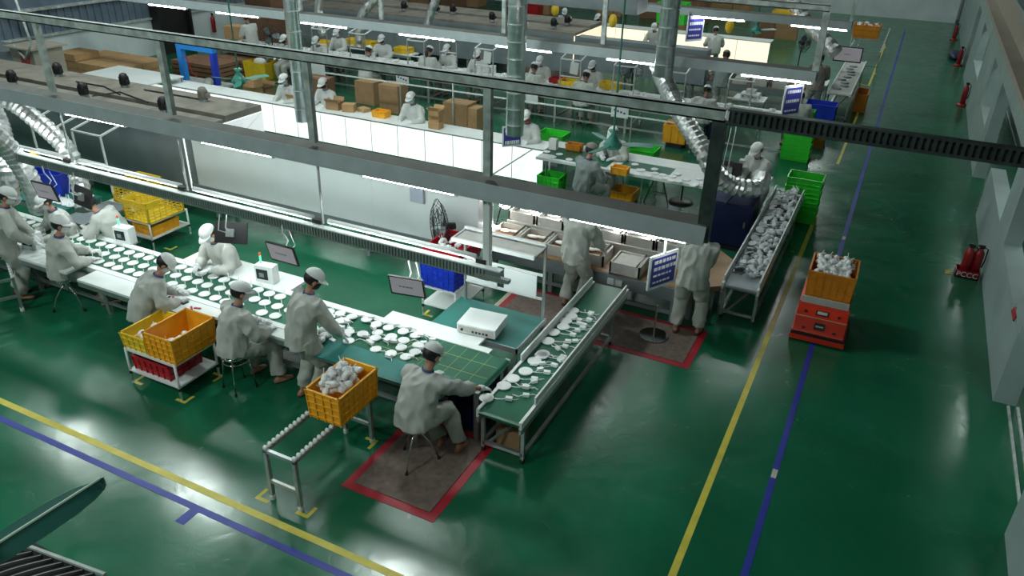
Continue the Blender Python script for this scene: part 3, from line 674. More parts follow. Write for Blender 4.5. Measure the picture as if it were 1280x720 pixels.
# long white assembly table
near_side = [((668, 83), 'person with back turned at the long table just right of the central spiral duct', 'cloth'), ((733, 93), 'person with back turned at the long table, opposite a worker left of the green fan', 'cloth'),
             ((884, 112), 'person with back turned and grey cap at the long table near the white machine', 'cloth'), ((537, 62), 'woman with long black ponytail seated with her back turned at the long table', 'clothw'), ((461, 62), 'person with black hair seated at the near side of the long table', 'clothw'),
             ((395, 50), 'person in pale blue mask seated right of the left spiral duct', 'clothw')]
for px, lb, ck in near_side:
    p = person(lb, px, R_(0 if px[0] != 395 else 175), 'sitback', False, cloth=ck, pony='pony' in lb, lean=.3, maskm='maskb'); under(p, 'green framed stool at near side of the long white table', group='stools along the near side of the long table', mt='fan')
far_side = [((355, 48), 'person half hidden behind the left spiral duct beside the black fan'), ((421, 40), 'person bending over parts at the far side of the long table, left of the ducts'), ((477, 48), 'person with white cap turned left across the long table beside the yellow trays'),
            ((559, 60), 'person with pink cloth at the far side of the long table'), ((597, 67), 'person facing the camera at the far side of the long table near the stacked cups'), ((675, 75), 'person facing the camera just right of the central spiral duct'), ((741, 81), 'person facing the camera across the long table in front of the black fan')]
for i, (px, lb) in enumerate(far_side):
    p = person(lb, px, R_(170 + (i % 3) * 8), 'sitface', False, cloth='clothw', hpitch=.45, lean=.2, maskm=['maskk', 'maskw'][i % 2]); under(p, 'stool at far side of the long white table', group='stools along the far side of the long table')
person('person in grey uniform standing with back turned in front of the cream lit panels', (908, 68), R_(0), 'standfar', False, cloth='cloth2', cap='cloth3', trous='trouser')
person('person with white cap seated behind the striped blue and white sign', (1001, 119), R_(20), 'sit', False, cloth='clothw')
person('person in tan uniform standing at the far right station below the pale duct', (1026, 72), R_(15), 'standfar', False, cloth='cloth3', trous='trouser', cap='cloth3')
p = person('person behind the cream lit tables, left of the yellow hanging lamp at top centre', (706, 14), R_(190), 'sit', False, cloth='clothw')
person('person at the cartons beyond the cream tables, right of the top centre', (748, 21), R_(150), 'sit', False, cloth='clothw', maskm='maskk')
person('person seen over the cream panels beside the bright green crate', (818, 33), R_(170), 'sit', False, cloth='clothw')
person('person with white cap over the cream panels below the far tube light', (895, 37), R_(20), 'sit', False, cloth='clothw')
pc = person('person carrying a carton near the white wall at upper left', (308, 22), R_(80), 'standfar', False, cloth='clothw', hpitch=.5)

# ================================================================== CRATES, BOXES, PARTS
def crate(label, p, w, d, h, rz, mt, nx=5, ny=7, rows=3, name='plastic_crate', cat='crate', group=None, grid=True):
    t = thing(name, label, cat, p, rz, group); e = .012; tp = .94; th = .006
    def X(z): return w / 2 * (tp + (1 - tp) * z / h)
    def Y(z): return d / 2 * (tp + (1 - tp) * z / h)
    m = MB()
    ro = [[(sx * X(z), sy * Y(z), z) for sx, sy in ((-1, -1), (1, -1), (1, 1), (-1, 1))] for z in (0, h)]
    ri = [[(sx * (X(z) - th), sy * (Y(z) - th), z) for sx, sy in ((-1, -1), (1, -1), (1, 1), (-1, 1))] for z in (h, .008)]
    b = len(m.v); m.rings(ro + ri, False); m.face([3, 2, 1, 0]); m.face([12, 13, 14, 15]); m.build('shell', M[mt], t)
    m = MB()
    for i in range(nx + 1):
        k = -1 + 2 * i / nx
        for s in (-1, 1): m.bar((k * X(0), s * (Y(0) + .004), .0), (k * X(h), s * (Y(h) + .004), h), .012, .016, (0, s, 0))
    for i in range(ny + 1):
        k = -1 + 2 * i / ny
        for s in (-1, 1): m.bar((s * (X(0) + .004), k * Y(0), .0), (s * (X(h) + .004), k * Y(h), h), .012, .016, (s, 0, 0))
    if grid:
        for j in range(rows):
            z = h * (j + .5) / (rows + .2)
            for s in (-1, 1):
                m.box((0, s * (Y(z) + .007), z), (2 * X(z), .014, .009)); m.box((s * (X(z) + .007), 0, z), (.014, 2 * Y(z), .009))
    m.build('ribs', M[mt], t)
    m = MB(); r = .014
    for s in (-1, 1):
        m.box((0, s * Y(h), h), (2 * X(h) + 2 * r, r * 1.6, .018)); m.box((s * X(h), 0, h), (r * 1.6, 2 * Y(h) + 2 * r, .018))
    m.build('rim', M[mt], t)
    m = MB(); 
    for s in (-1, 1): m.box((s * (X(h * .8) + .008), 0, h * .80), (.012, .10, .03))
    m.build('handle', M[mt], t); return t
def box(label, p, w, d, h, rz, mt='card', flaps=False, name='cardboard_box', group=None, cat='carton', label2=False):
    t = thing(name, label, cat, p, rz, group)
    if not flaps:
        MB().bx(-w / 2, -d / 2, 0, w / 2, d / 2, h).build('body', M[mt], t)
        MB().bx(-w / 2 - .001, -.025, h - .03, w / 2 + .001, .025, h + .002).build('packing_tape', M['card3'], t)
    else:
        m = MB().bx(-w / 2, -d / 2, 0, w / 2, d / 2, .006)
        m.bx(-w / 2, -d / 2, 0, w / 2, -d / 2 + .006, h).bx(-w / 2, d / 2 - .006, 0, w / 2, d / 2, h).bx(-w / 2, -d / 2, 0, -w / 2 + .006, d / 2, h).bx(w / 2 - .006, -d / 2, 0, w / 2, d / 2, h)
        m.build('body', M[mt], t)
        for s in (-1, 1):
            MB().bar((s * w / 2, 0, h), (s * (w / 2 + d * .25), 0, h + .03), d * .98, .005).build('flap', M[mt], t)
            MB().bar((0, s * d / 2, h), (0, s * (d / 2 + d * .2), h + .08), w * .98, .005).build('flap', M[mt], t)
    return t
# product prototypes
def proto_disc():   # disc with short standing stem
    m = MB().tube([(0, 0, 0), (0, 0, .004), (0, 0, .014), (0, 0, .018)], [.066, .076, .076, .066], 22); o = m.build('lamp_disc', M['product'], None, False)
    MB().tube([(.03, .05, .014), (.02, .065, .05), (.012, .07, .085)], .006, 6).build('stem', M['product'], o); return o
def proto_lead(k):  # disc with lead and connector
    q = .082 if k < 0 else .068; m = MB().tube([(0, 0, 0), (0, 0, .004), (0, 0, .016), (0, 0, .020)], [q - .01, q, q, q - .01], 22); o = m.build('lamp_disc', M['product'], None, False)
    pts = [(.07, 0, .010), (.12, .03 * k, .02), (.17, .02 * k, .012), (.21, -.01, .014)]
    MB().tube(pts, .005, 6).build('lead', M['product'], o, True)
    MB().box((.245, -.015, .020), (.075, .045, .034), Matrix.Rotation(.2 * k, 3, 'Z')).build('connector', M['product'], o)
    MB().tube([(.28, -.02, .016), (.31, -.03, .012), (.35, -.03 - .03 * k, .010)], .0035, 5).build('wire', M['product'], o, True); return o
def proto_lump():
    m = MB().ell((0, 0, .03), (.055, .04, .032), 10, 7); o = m.build('wrapped_part', M['product'], None, True)
    MB().tube([(.04, 0, .04), (.07, .02, .06), (.09, .03, .075)], .005, 5).build('wire', M['product'], o); return o
def copies(src, spots, label, cat, group, mtname=None):
    first = True
    for (p, r) in spots:
        if first: o = src; first = False
        else:
            o = src.copy(); COL.objects.link(o)
            for c in list(src.children): d = c.copy(); COL.objects.link(d); d.parent = o
        o.location = p; o.rotation_euler = r
        tag(o, label, cat, group)
U = random.uniform
# ================================================================== CONVEYOR 1
ZB = .70
cv = thing('belt_conveyor', 'long green belt conveyor with white side rails running in from the left', 'conveyor', (0, 0, 0))
MB().bx(-14.5, 6.12, ZB - .02, -3.32, 6.74, ZB).cyl((-3.32, 6.12, ZB - .045), (-3.32, 6.74, ZB - .045), .045, n=14).build('belt', M['belt'], cv)
m = MB()
for i in range(8): m.bx(-3.5 - i * .165, 6.13, ZB, -3.494 - i * .165, 6.73, ZB + .0015)
for y in (6.28, 6.52): m.bx(-5.0, y, ZB, -3.33, y + .01, ZB + .0015)
m.build('belt_line', M['beltline'], cv)
MB().bx(-14.5, 6.74, ZB - .06, -3.55, 6.84, ZB + .012).build('far_rail', M['white'], cv)
MB().bx(-14.5, 6.03, ZB - .06, -5.7, 6.12, ZB + .012).build('near_rail', M['white'], cv)
MB().bx(-14.5, 6.06, ZB - .16, -3.6, 6.10, ZB - .05).bx(-14.5, 6.78, ZB - .16, -3.6, 6.82, ZB - .05).bx(-14.5, 6.06, .16, -3.6, 6.10, .2).bx(-14.5, 6.78, .16, -3.6, 6.82, .2).build('side_beam', M['alu'], cv)
for x in [-3.34 - 1.49 * i for i in range(8)]:
    for y in (6.08, 6.80):
        l = MB().bx(x - .03, y - .03, .05, x + .03, y + .03, ZB - .05).build('leg', M['alu'], cv); MB().cyl((x, y, 0), (x, y, .05), .035, n=12).build('foot', M['alu'], l)
    MB().bx(x - .02, 6.1, .18, x + .02, 6.78, .22).build('crossbar', M['alu'], cv)
solo(MB().bx(-5.62, 5.74, ZB - .005, -3.62, 6.13, ZB + .010), 'rubber_mat', M['teal'], 'dark teal mat along the near edge of the conveyor end', 'mat')
solo(MB().bx(-5.7, 5.78, ZB - .06, -3.62, 6.03, ZB - .006), 'side_shelf', M['midgrey'], 'grey shelf board carrying the teal mat at the conveyor edge', 'shelf')
def wt(x0, y0, x1, y1, label, mt='white', z=ZB, apron=.03, legs=False):
    t = thing('worktop', label, 'worktop', ((x0 + x1) / 2, (y0 + y1) / 2, 0)); a = (x1 - x0) / 2; b = (y1 - y0) / 2
    MB().bx(-a, -b, z - apron, a, b, z + .004).build('board', M[mt], t)
    MB().bx(-a, -b, z - .10, a, -b + .03, z - apron).build('front_rail', M['alu'], t)
    if legs:
        for sx in (-1, 1):
            for sy in (-1, 1): MB().bx(sx * (a - .04) - .02, sy * (b - .04) - .02, 0, sx * (a - .04) + .02, sy * (b - .04) + .02, z - apron).build('leg', M['alu'], t)
    return t
wt(-9.3, 5.72, -7.0, 6.03, 'white near worktop with red snippets beside the conveyor behind the crate trolley')
wt(-11.9, 5.78, -9.6, 6.03, 'white near worktop by the control box at the left part of the conveyor')
wt(-7.0, 5.86, -5.75, 6.03, 'narrow white near worktop in front of the four-legged stool')
wt(-8.55, 6.84, -6.6, 7.22, 'white far worktop where the worker facing the camera rests the arms')
wt(-5.1, 6.84, -3.75, 7.05, 'short white ledge board beneath the flat white device', z=ZB)
for i in range(7):
    p = at(202 + i * 7.5, 367 + i * 3.2 + (i % 2) * 3, ZB)
    solo(MB().box(p + Vector((0, 0, .012)), (.09, .025, .010), Matrix.Rotation(.6 + i, 3, 'Z')), 'red_snippet', M['red' if i % 3 != 1 else 'black'], 'small red or dark snippet lying on the white near worktop', 'snippet', 'snippets on the white near worktop')
# discs in rows
spots = []
for i in range(31):
    for j, y in enumerate((6.22, 6.43, 6.64)):
        x = -11.9 + i * .2 + j * .06 + U(-.015, .015)
        if (i, j) in ((27, 2), (29, 0), (30, 1), (26, 0)): continue
        spots.append(((x, y + U(-.012, .012), ZB + .002), (0, 0, U(-.3, .3))))
copies(proto_disc(), spots, 'white round lamp disc standing in the neat rows on the long green belt', 'lamp part', 'lamp discs in rows on the long green belt')
spots = []
for i in range(8):
    for j, y in enumerate((6.20, 6.36, 6.52, 6.66)):
        if U(0, 1) < .10: continue
        spots.append(((-5.7 + i * .19 + (j % 2) * .07 + U(-.02, .02), y + U(-.02, .02), ZB + .003 + .012 * (j % 2)), (U(-.05, .05), U(-.05, .05), U(-.6, .8))))
copies(proto_lead(1), spots, 'white lamp disc with lead and connector lying crowded near the conveyor end', 'lamp part', 'lamp discs with leads near the conveyor end')
spots = [((-5.45 + U(-.12, .12), 6.05 + U(-.08, .12), ZB + .012 + .02 * (k % 3)), (U(-.3, .3), U(-.3, .3), U(0, 6))) for k in range(12)]
copies(proto_lump(), spots, 'small white connector in the loose pile on the teal mat corner', 'connector', 'loose connectors on the teal mat corner')

# control boxes on the conveyor
def control(px, py, label, s=1, beacon='beacong'):
    p = at(px, py, ZB + .01); t = thing('control_box', label, 'control box', p, R_(8))
    MB().bx(-.14, -.05, 0, .14, .09, .25).build('housing', M['white'], t)
    MB().bx(-.115, -.055, .055, .06, -.05, .20).build('display', M['darkscreen'], t)
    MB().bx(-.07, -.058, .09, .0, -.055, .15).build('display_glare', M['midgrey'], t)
    MB().cyl((-.09, .04, .25), (-.09, .04, .36), .014, n=10).build('beacon', M[beacon], t); MB().cyl((-.09, .04, .36), (-.09, .04, .40), .016, n=10).build('beacon_top', M['beaconr'], t)
control(334, 352, 'white control box with beacon at the far rail behind the standing worker'); control(157, 303, 'white control box on the far rail beside the yellow basket trolley')
control(41, 310, 'white control box on the near worktop at the left')

# hanging monitors
def monitor(px, py, z, rz, tilt, label, lit=True, w=.42, h=.27):
    p = at(px, py, z); t = thing('hanging_monitor', label, 'monitor', p, rz)
    R = Matrix.Rotation(tilt, 3, 'X')
    def b(c, d): return MB().box(R @ Vector(c), d, R)
    b((0, 0, 0), (w, .025, h)).build('casing', M['black'], t)
    b((0, -.0135, .005), (w * .92, .002, h * .86)).build('screen', M['screen' if lit else 'darkscreen'], t)
    if lit:
        m = MB()
        for i in range(4): m.box(R @ Vector((-.08 + i * .045, -.0155, .0)), (.03, .001, .022), R)
        m.build('screen_text', M['blot'], t)
    b((0, .03, 0), (.10, .04, .10)).build('mount_plate', M['alu'], t)
    top = Vector((0, .05, 1.97 - z)); MB().tube([R @ Vector((0, .045, .02)), (0.0, .12, .12), (0, .05, (1.94 - z) * .8), top], .009, 8).build('arm', M['white'], t, True)
    MB().tube([R @ Vector((.05, .03, 0)), (.10, .12, .08), (.07, .08, 1.9 - z)], .006, 6).build('cable', M['white'], t, True); return t
monitor(353, 317, 1.62, R_(0), R_(14), 'hanging monitor with lit screen beside the standing worker')
monitor(509, 358, 1.55, R_(10), R_(15), 'lit hanging monitor left of the blue crate trolley, below the rail end')
monitor(57, 239, 1.62, R_(2), R_(12), 'lit hanging monitor at the far left above the belt')
monitor(104, 246, 1.60, R_(172), R_(14), 'dark back of hanging monitor beside the lit one at far left')
monitor(289, 291, 1.62, R_(200), R_(22), 'dark back of hanging monitor in front of the worker facing the camera')

# ================================================================== CROSS CONVEYOR (short, angled away)
def belt2(name, label, x0, x1, y0, y1, z, gy=None, legs=(), mt='belt'):
    t = thing(name, label, 'conveyor', (0, 0, 0))
    MB().bx(x0 + .03, y0, z - .03, x1 - .03, y1, z).cyl((x0 + .03, y0, z - .03), (x1 - .03, y0, z - .03), .03, n=12).cyl((x0 + .03, y1, z - .03), (x1 - .03, y1, z - .03), .03, n=12).build('belt', M[mt], t)
    for s, x in ((0, x0), (1, x1 - .035)):
        MB().bx(x, y0 - .02, z - .07, x + .035, y1 + .02, z + .02).build('side_rail', M['white'], t); MB().bx(x, y0 - .02, z - .14, x + .03, y1, z - .08).build('side_beam', M['alu'], t)
        g0 = gy[s] if gy else None
        if g0: MB().bx(x + .005, g0, z + .0, x + .025, y1 - .05, z + .11).build('guard', M['white'], t)
    for y in legs:
        for x in (x0 + .03, x1 - .03):
            l = MB().bx(x - .02, y - .02, .06, x + .02, y + .02, z - .05).build('leg', M['alu'], t); MB().cyl((x - .012, y, .03), (x + .012, y, .03), .03, n=12).build('caster', M['rubber'], l)
        MB().bx(x0 + .03, y - .02, .10, x1 - .03, y + .02, .14).build('crossbar', M['alu'], t)
        MB().bar((x0 + .1, y, .14), (x1 - .05, y + .35, z - .1), .025).build('brace', M['alu'], t)
    MB().bx(x1 - .05, legs[0], .10, x1 - .01, legs[-1], .14).bx(x0 + .01, legs[0], .10, x0 + .05, legs[-1], .14).build('lower_beam', M['alu'], t)
    return t
belt2('belt_conveyor', 'short green cross conveyor running away from the nearest seated worker', -3.22, -2.68, 5.86, 9.22, .60, (6.9, 6.2), (5.95, 8.7))
DL = [(613, 497), (627, 484), (641, 473), (657, 466), (668, 452), (677, 449), (678, 441), (660, 455), (692, 427), (683, 425), (693, 416), (704, 403), (707, 402), (716, 389), (649, 480), (640, 495), (700, 398), (687, 432), (671, 446), (655, 462), (720, 388)]
DL = [(608, 498), (641, 452 + 22), (630, 483), (657, 456 + 9), (668, 452), (677, 445), (679, 425 + 18), (685, 427), (692, 416), (704, 409), (707, 402), (714, 396), (716, 389)]
spots = [(at(a, b, .605), (0, 0, U(.1, .6))) for a, b in DL]
copies(proto_lead(-1), spots, 'white lamp disc with lead lying on the short cross conveyor', 'lamp part', 'lamp discs on the short cross conveyor')
spots = [((-2.95 + U(-.02, .14), 6.3 + k * .17 + U(-.05, .05), .603), (0, 0, U(-1, 1))) for k in range(13)]
lead2 = MB().box((0, 0, .016), (.07, .045, .032)).build('connector', M['product'])
MB().tube([(.03, 0, .015), (.07, .03, .012), (.13, .02, .008)], .004, 6).build('wire', M['product'], lead2); MB().tube([(-.03, 0, .015), (-.08, -.03, .01), (-.15, 0, .008)], .0055, 6).build('lead', M['product'], lead2)
copies(lead2, spots, 'white connector with thin wire lying on the short cross conveyor', 'connector', 'connectors on the short cross conveyor')

# navy tub under the conveyor end, wooden block
crate('navy tub under the conveyor end beside the nearest worker', (-3.62, 6.42, 0), .5, .5, .56, 0, 'navy', rows=2)
box('brown carton under the start of the short cross conveyor', (-2.98, 6.25, 0.0), .28, .3, .22, .1, 'card')

# third conveyor with heaped parts
belt2('belt_conveyor', 'grey conveyor heaped with white parts between the bench and the aisle', -1.58, -1.06, 10.05, 14.35, .62, (10.1, 10.1), (10.2, 13.6), 'midgrey')
spots = [((-1.44 + .11 * (k % 2) + U(-.03, .03), 10.6 + k * .095, .63 + U(0, .05)), (U(-.6, .6), U(-.6, .6), U(0, 6))) for k in range(38)]
copies(tag(MB().tube([(0, 0, 0), (0, 0, .004), (0, 0, .016), (0, 0, .020)], [.062, .07, .07, .062], 18).build('lamp_disc', M['product2']), 'x'), spots, 'greyish white disc heaped on the left half of the crowded conveyor', 'lamp part', 'discs heaped on the crowded conveyor')
lp = proto_lump(); lp.data.materials[0] = M['product2']
spots = [((-1.22 + U(-.10, .10), 10.45 + k * .034, .63 + U(0, .06)), (U(-.8, .8), U(-.8, .8), U(0, 6))) for k in range(115)]
copies(lp, spots, 'small pale connector in the tangle on the right half of the crowded conveyor', 'connector', 'connectors heaped on the crowded conveyor')
MBc = MB()
for k in range(150):
    a = Vector((-1.3 + U(-.15, .17), 10.4 + U(0, 3.8), .64)); MBc.tube([a, a + Vector((U(-.1, .1), U(-.1, .1), .05)), a + Vector((U(-.18, .18), U(-.05, .05), .01))], .0045, 5)
tag(MBc.build('lead_tangle', M['black'], None), 'dark leads tangled between the parts on the crowded conveyor', 'leads', None, 'stuff')

# ================================================================== ENCLOSURES
def enclosure(dy, lab1, lab2, x0, xr, x1, depth=2.0, y0=9.4):
    y = y0 + dy
    t = thing('test_enclosure', lab1, 'machine enclosure', (0, y, 0)); n = 5; L = (xr - x0) / n
    for i in range(n):
        MB().bx(x0 + i * L + .004, 0, .48, x0 + (i + 1) * L - .004, .04, 1.46).build('side_panel', M['grey'], t)
    MB().bx(x0, .04, .45, xr, depth, 1.44).build('core', M['grey'], t)
    for i in range(n):
        MB().bx(x0 + i * L + .006, .0, 1.46, x0 + (i + 1) * L - .006, depth * .48, 1.53).build('roof_panel', M['dusty'], t)
        MB().bx(x0 + i * L + .006, depth * .52, 1.46, x0 + (i + 1) * L - .006, depth, 1.58).build('roof_panel', M['dusty'], t)
    MB().bx(xr - .03, -.02, .45, xr, depth, 1.45).build('end_panel', M['whiteglow' if dy == 0 else 'creamglow'], t)  # emission stands in for lamplight on this end panel
    MB().bx(x0, -.02, .36, xr, .06, .48).build('base_beam', M['midgrey'], t)
    x = x0 + .4
    while x < xr:
        for q in (.03, depth - .05): MB().bx(x - .03, q - .03, 0, x + .03, q + .03, .36).build('leg', M['midgrey'], t)
        x += 1.7
    t2 = None
    if x1 > xr:
        t2 = thing('test_enclosure', lab2, 'machine enclosure', (0, y, 0)); n2 = 3; L2 = (x1 - xr - .15) / n2; pm = 'panelwhite' if dy == 0 else 'grey'
        MB().bx(xr, -.01, .48, xr + .15, .05, 1.46).build('corner_post', M['midgrey'], t2)
        for i in range(n2): MB().bx(xr + .15 + i * L2 + .002, 0, .55, xr + .15 + (i + 1) * L2 - .002, .04, 1.44).build('side_panel', M[pm], t2)
        MB().bx(xr + .02, .045, .58, x1 - .01, .5, 1.43).build('core', M[pm], t2)
        MB().bx(xr, -.02, .47, x1, .06, .58).build('base_beam', M['midgrey'], t2)
        for i in range(4):
            xx = xr + .5 + i * (x1 - xr - .9) / 3; MB().bx(xx - .03, 0, 0, xx + .03, .06, .47).build('leg', M['midgrey'], t2)
            MB().bx(xx - .03, .42, 0, xx + .03, .48, .58).build('leg', M['midgrey'], t2)
    return t, t2
enclosure(0, 'long dark grey raised enclosure with dusty roof at the left', 'white panelled raised enclosure between the dark one and the tray bench', -19.5, -11.08, -5.15, 1.95)
enclosure(13.2, 'far dark grey raised enclosure behind the long assembly table', 'far slate grey panel enclosure right of the motors, before the cream panels', -20.0, -9.05, -5.0, 2.3)
def motor(px, py, z, label, mt='black'):
    p = at(px, py, z); t = thing('roof_motor', label, 'motor', p, U(-.3, .3))
    MB().cyl((0, 0, .0), (0, 0, .07), .09, .08, 14).build('flange', M['midgrey'], t)
    MB().tube([(0, 0, .07), (0, 0, .24), (0, 0, .29), (0, 0, .31)], [.088, .088, .07, .03], 16).build('housing', M[mt], t, True)
    m = MB()
    for k in range(12): a = k * math.pi / 6; m.bar((math.cos(a) * .09, math.sin(a) * .09, .08), (math.cos(a) * .09, math.sin(a) * .09, .24), .006, .014, (math.cos(a), math.sin(a), 0))
    m.build('fins', M[mt], t); MB().bx(.07, -.04, .10, .14, .04, .18).build('junction_box', M[mt], t)
for i, (a, b) in enumerate(((17, 106), (74, 96), (106, 122), (157, 110), (206, 141), (255, 128))):
    motor(a, b, 1.56, ['black motor on the dusty roof at the far left', 'motor behind the leftmost hanger on the dusty roof', 'black motor on near half of the dusty roof below the wood stack', 'black motor on the dusty roof beside the white table', 'black motor on the dusty roof just left of the second hanger', 'small motor near the right end of the dusty roof'][i], 'black' if i != 5 else 'dusty')
for i, (a, b) in enumerate(((505, 13), (566, 17), (615, 27), (633, 20), (692, 35), (709, 31), (545, 16))):
    motor(a, b, 1.56, 'black motor on the far enclosure roof, %s of the row' % ['first from left', 'third from left', 'fourth from left', 'fifth from left', 'sixth, right of the central duct', 'last, below the capped worker', 'second from left'][i])
for k in range(3):
    q = [at(x, y, 1.60) for x, y in (((95, 102), (130, 108), (150, 118)), ((115, 120), (150, 115), (185, 128)), ((180, 112), (215, 118), (250, 124)))[k]]
    solo(MB().tube(q, .014, 6), 'power_cable', M['black'], ['cable on the dusty roof by the second motor', 'cable joining the two middle roof motors', 'cable running to the small right roof motor'][k], 'cable')
# clipboard on the white wall
p = atY(522, 240, 9.39); t = thing('clipboard', 'clipboard with white sheets hanging on the white enclosure', 'clipboard', p)
MB().bx(-.13, -.02, -.17, .13, -.012, .14).build('backboard', M['alu'], t); MB().bx(-.12, -.025, -.16, .11, -.02, .10).build('sheet', M['sheet'], t); MB().bx(-.03, -.03, .08, .03, -.02, .12).build('clip', M['black'], t)

# ================================================================== TRAY BENCH
def bench(dy, x0, x1, lab, warm=False):
    y = 9.68 + dy; t = thing('tray_bench', lab, 'workbench', (0, y, 0))
    MB().bx(x0, 0, .50, x1, 1.4, .56).build('bench_top', M['wood'], t); MB().bx(x0, -.02, .36, x1, .02, .56).build('fascia', M['midgrey'], t)
    MB().bx(x0, .62, .56, x1, 1.38, .76).build('upper_step', M['tray'], t)
    MB().bx(x0, 1.36, .56, x1, 1.4, .93).build('back_panel', M['grey'], t)
    for k in range(4):
        xx = x0 + .1 + k * (x1 - x0 - .2) / 3
        for q in (.05, 1.3): MB().bx(xx - .035, q - .035, 0, xx + .035, q + .035, .5).build('leg', M['midgrey'], t)
    MB().bx(x0 + .1, .02, .12, x1 - .1, .06, .18).build('crossbar', M['midgrey'], t)
    return t
bench(0, -5.12, -2.05, 'long tray bench with brown top lit by work lamps at centre right')
bench(13.2, -6.0, -2.2, 'far tray bench with warm lamps in front of the cream panels')
solo(MB().prism([(v.x, v.y) for v in (at(870, 352, .58), at(884, 359, .58), at(904, 357, .58), at(918, 326, .58), at(888, 303, .58), at(874, 303, .58))], .50, .58), 'corner_table', M['wood'], 'brown angular table board at right end of the tray bench', 'table')
solo(MB().bx(-2.0, 9.9, 0, -1.93, 9.97, .5).bx(-1.75, 10.6, 0, -1.68, 10.67, .5), 'table_leg', M['midgrey'], 'grey posts under the angular table board', 'post')
def tray(p, lab, grp, filled, w=.46, d=.46, h=.17, fill='wood'):
    t = thing('wooden_tray', lab, 'tray', p, 0, grp)
    m = MB().bx(-w / 2, -d / 2, 0, w / 2, -d / 2 + .025, h).bx(-w / 2, d / 2 - .025, 0, w / 2, d / 2, h).bx(-w / 2, -d / 2, 0, -w / 2 + .025, d / 2, h).bx(w / 2 - .025, -d / 2, 0, w / 2, d / 2, h)
    m.build('frame', M['tray'], t); MB().bx(-w / 2 + .02, -d / 2 + .02, 0, w / 2 - .02, d / 2 - .02, h * (.85 if filled else .55)).build('bed', M[fill], t)
    MB().bx(w / 2 - .06, -d / 2, h, w / 2 - .045, d / 2, h + .02).build('divider', M['black'], t)
    return t
def shape_lamp(t, x, y, z, s=1.0):
    MB().ell((x, y, z), (.08 * s, .045 * s, .02), 12, 6).ell((x + .09 * s, y + .03, z), (.05 * s, .03 * s, .018), 10, 6).build('white_part', M['product'], t, True)
low = [(-4.95, 0, 0), (-4.47, 0, 0), (-3.99, 0, 0), (-3.51, 0, 0), (-2.92, 1, 0)]
names = ['leftmost lower tray with bright lamp inside', 'lower tray with large white part beside the white post', 'lower tray left of the standing worker with small white part', 'lower tray hidden beside the standing worker', 'lower tray filled with pale board right of the standing worker']
for i, (x, f, _) in enumerate(low):
    t = tray((x, 10.05 - (.10 if f else 0), .56), names[i], 'lower trays', f, fill='tray' if f else 'wood')
    if not f: shape_lamp(t, -.08, .02, .13, 1.2); shape_lamp(t, .10, .06, .13, .8)
for i in range(6):
    x = -4.88 + i * .49; t = tray((x, 10.57, .76), 'upper tray on the tray bench, %s' % ['leftmost', 'second', 'third', 'fourth, above the standing worker', 'fifth', 'rightmost by the indigo sign'][i], None, 0, h=.15, fill='tray'); shape_lamp(t, -.05, .0, .12, 1.1)
def worklamp(x, y, z, lab, warm=False, s=1.0, e='bulb'):
    t = thing('work_lamp', lab, 'lamp', (x, y, z), 0, None)
    MB().ell((0, 0, 0), (.075 * s, .05 * s, .035 * s), 12, 8).build('bulb', M['warm' if warm else e], t, True)
    MB().tube([(0, .02, .05), (.0, .15, .25), (0, .3, .30)], .012, 8).build('arm', M['black'], t, True)
    MB().tube([(0, .01, .03), (0, .012, .06)], [.05, .02], 12).build('shade', M['midgrey'], t, True)
for i, (a, b) in enumerate(((631, 257), (668, 262), (698, 268), (739, 274), (772, 286), (812, 291), (620, 283))):
    v = at(a, b, .98 if i < 6 else .82); worklamp(v.x, v.y, v.z, 'glowing work lamp over the trays, %s' % ['leftmost of upper row', 'second of upper row', 'third of upper row', 'behind the standing worker', 'fifth of upper row', 'rightmost of upper row', 'low lamp at the left end of lower trays'][i], False, 1.25 if i in (0, 1) else 1.0)
for i, (a, b) in enumerate(((854, 86), (872, 87), (866, 90), (880, 84))):
    v = atY(a, b, 23.5); worklamp(v.x, v.y, v.z, 'warm glowing lamp on the far tray bench, %s' % ['leftmost', 'third', 'second', 'rightmost'][i], True, 1.5)
for i in range(6): tray((-5.7 + i * .55, 9.95 + 13.2, .56), 'tray on the far tray bench, number %s from the left' % ['one', 'two', 'three', 'four', 'five', 'six'][i], None, 1, fill='tray')
solo(MB().bx(-3.13, 9.62, .42, -3.03, 9.66, .50).bx(-3.01, 9.62, .42, -2.91, 9.66, .50), 'power_socket', M['white'], 'two white sockets on the front of the tray bench', 'socket')
solo(MB().cyl((-2.25, 9.2, .02), (-2.25, 9.2, .03), .2, n=24).cyl((-2.25, 9.2, .03), (-2.25, 9.2, .5), .012), 'foot_ring', M['chrome'], 'thin chrome ring stand on the mat under the bench', 'stand')

# indigo sign with white border
def sign(a, b, c, d, label, ncol=4, z=None, Yv=None, hang=None):
    # quad corners from top-left clockwise, on plane x=const approx -> built vertical, turned
    t = thing('hanging_sign', label, 'sign', a, Yv)
    w_, h_ = c, d
    MB().box((0, 0, 0), (w_, .02, h_)).build('board', M['white'], t); MB().box((0, -.012, 0), (w_ * .86, .004, h_ * .84)).build('face', M['sign'], t)
    m = MB()
    for r in range(ncol):
        zz = h_ * (.30 - .60 * r / max(1, ncol - 1)); x = -w_ * .36; L = w_ * (.34 if r < 2 else .26)
        while x < L:
            g = U(.02, .055) * w_ / .4; m.box((x + g / 2, -.015, zz), (g, .002, h_ * (.10 if r < 2 else .055) * (4 / max(ncol, 4) if ncol > 2 else 1.8))); x += g + .012
    tag(m.build('lettering', M['white'], t), kind='stuff')
    if hang: MB().cyl((0, 0, h_ / 2), (0, 0, hang - a[2]), .012, n=8).build('hanger', M['white'], t)
    return t
sign(atY(828, 337, 6.4), None, .36, .34, 'indigo sign board with white lettering and white border beside the bench worker', 4, Yv=R_(62), hang=2.82)
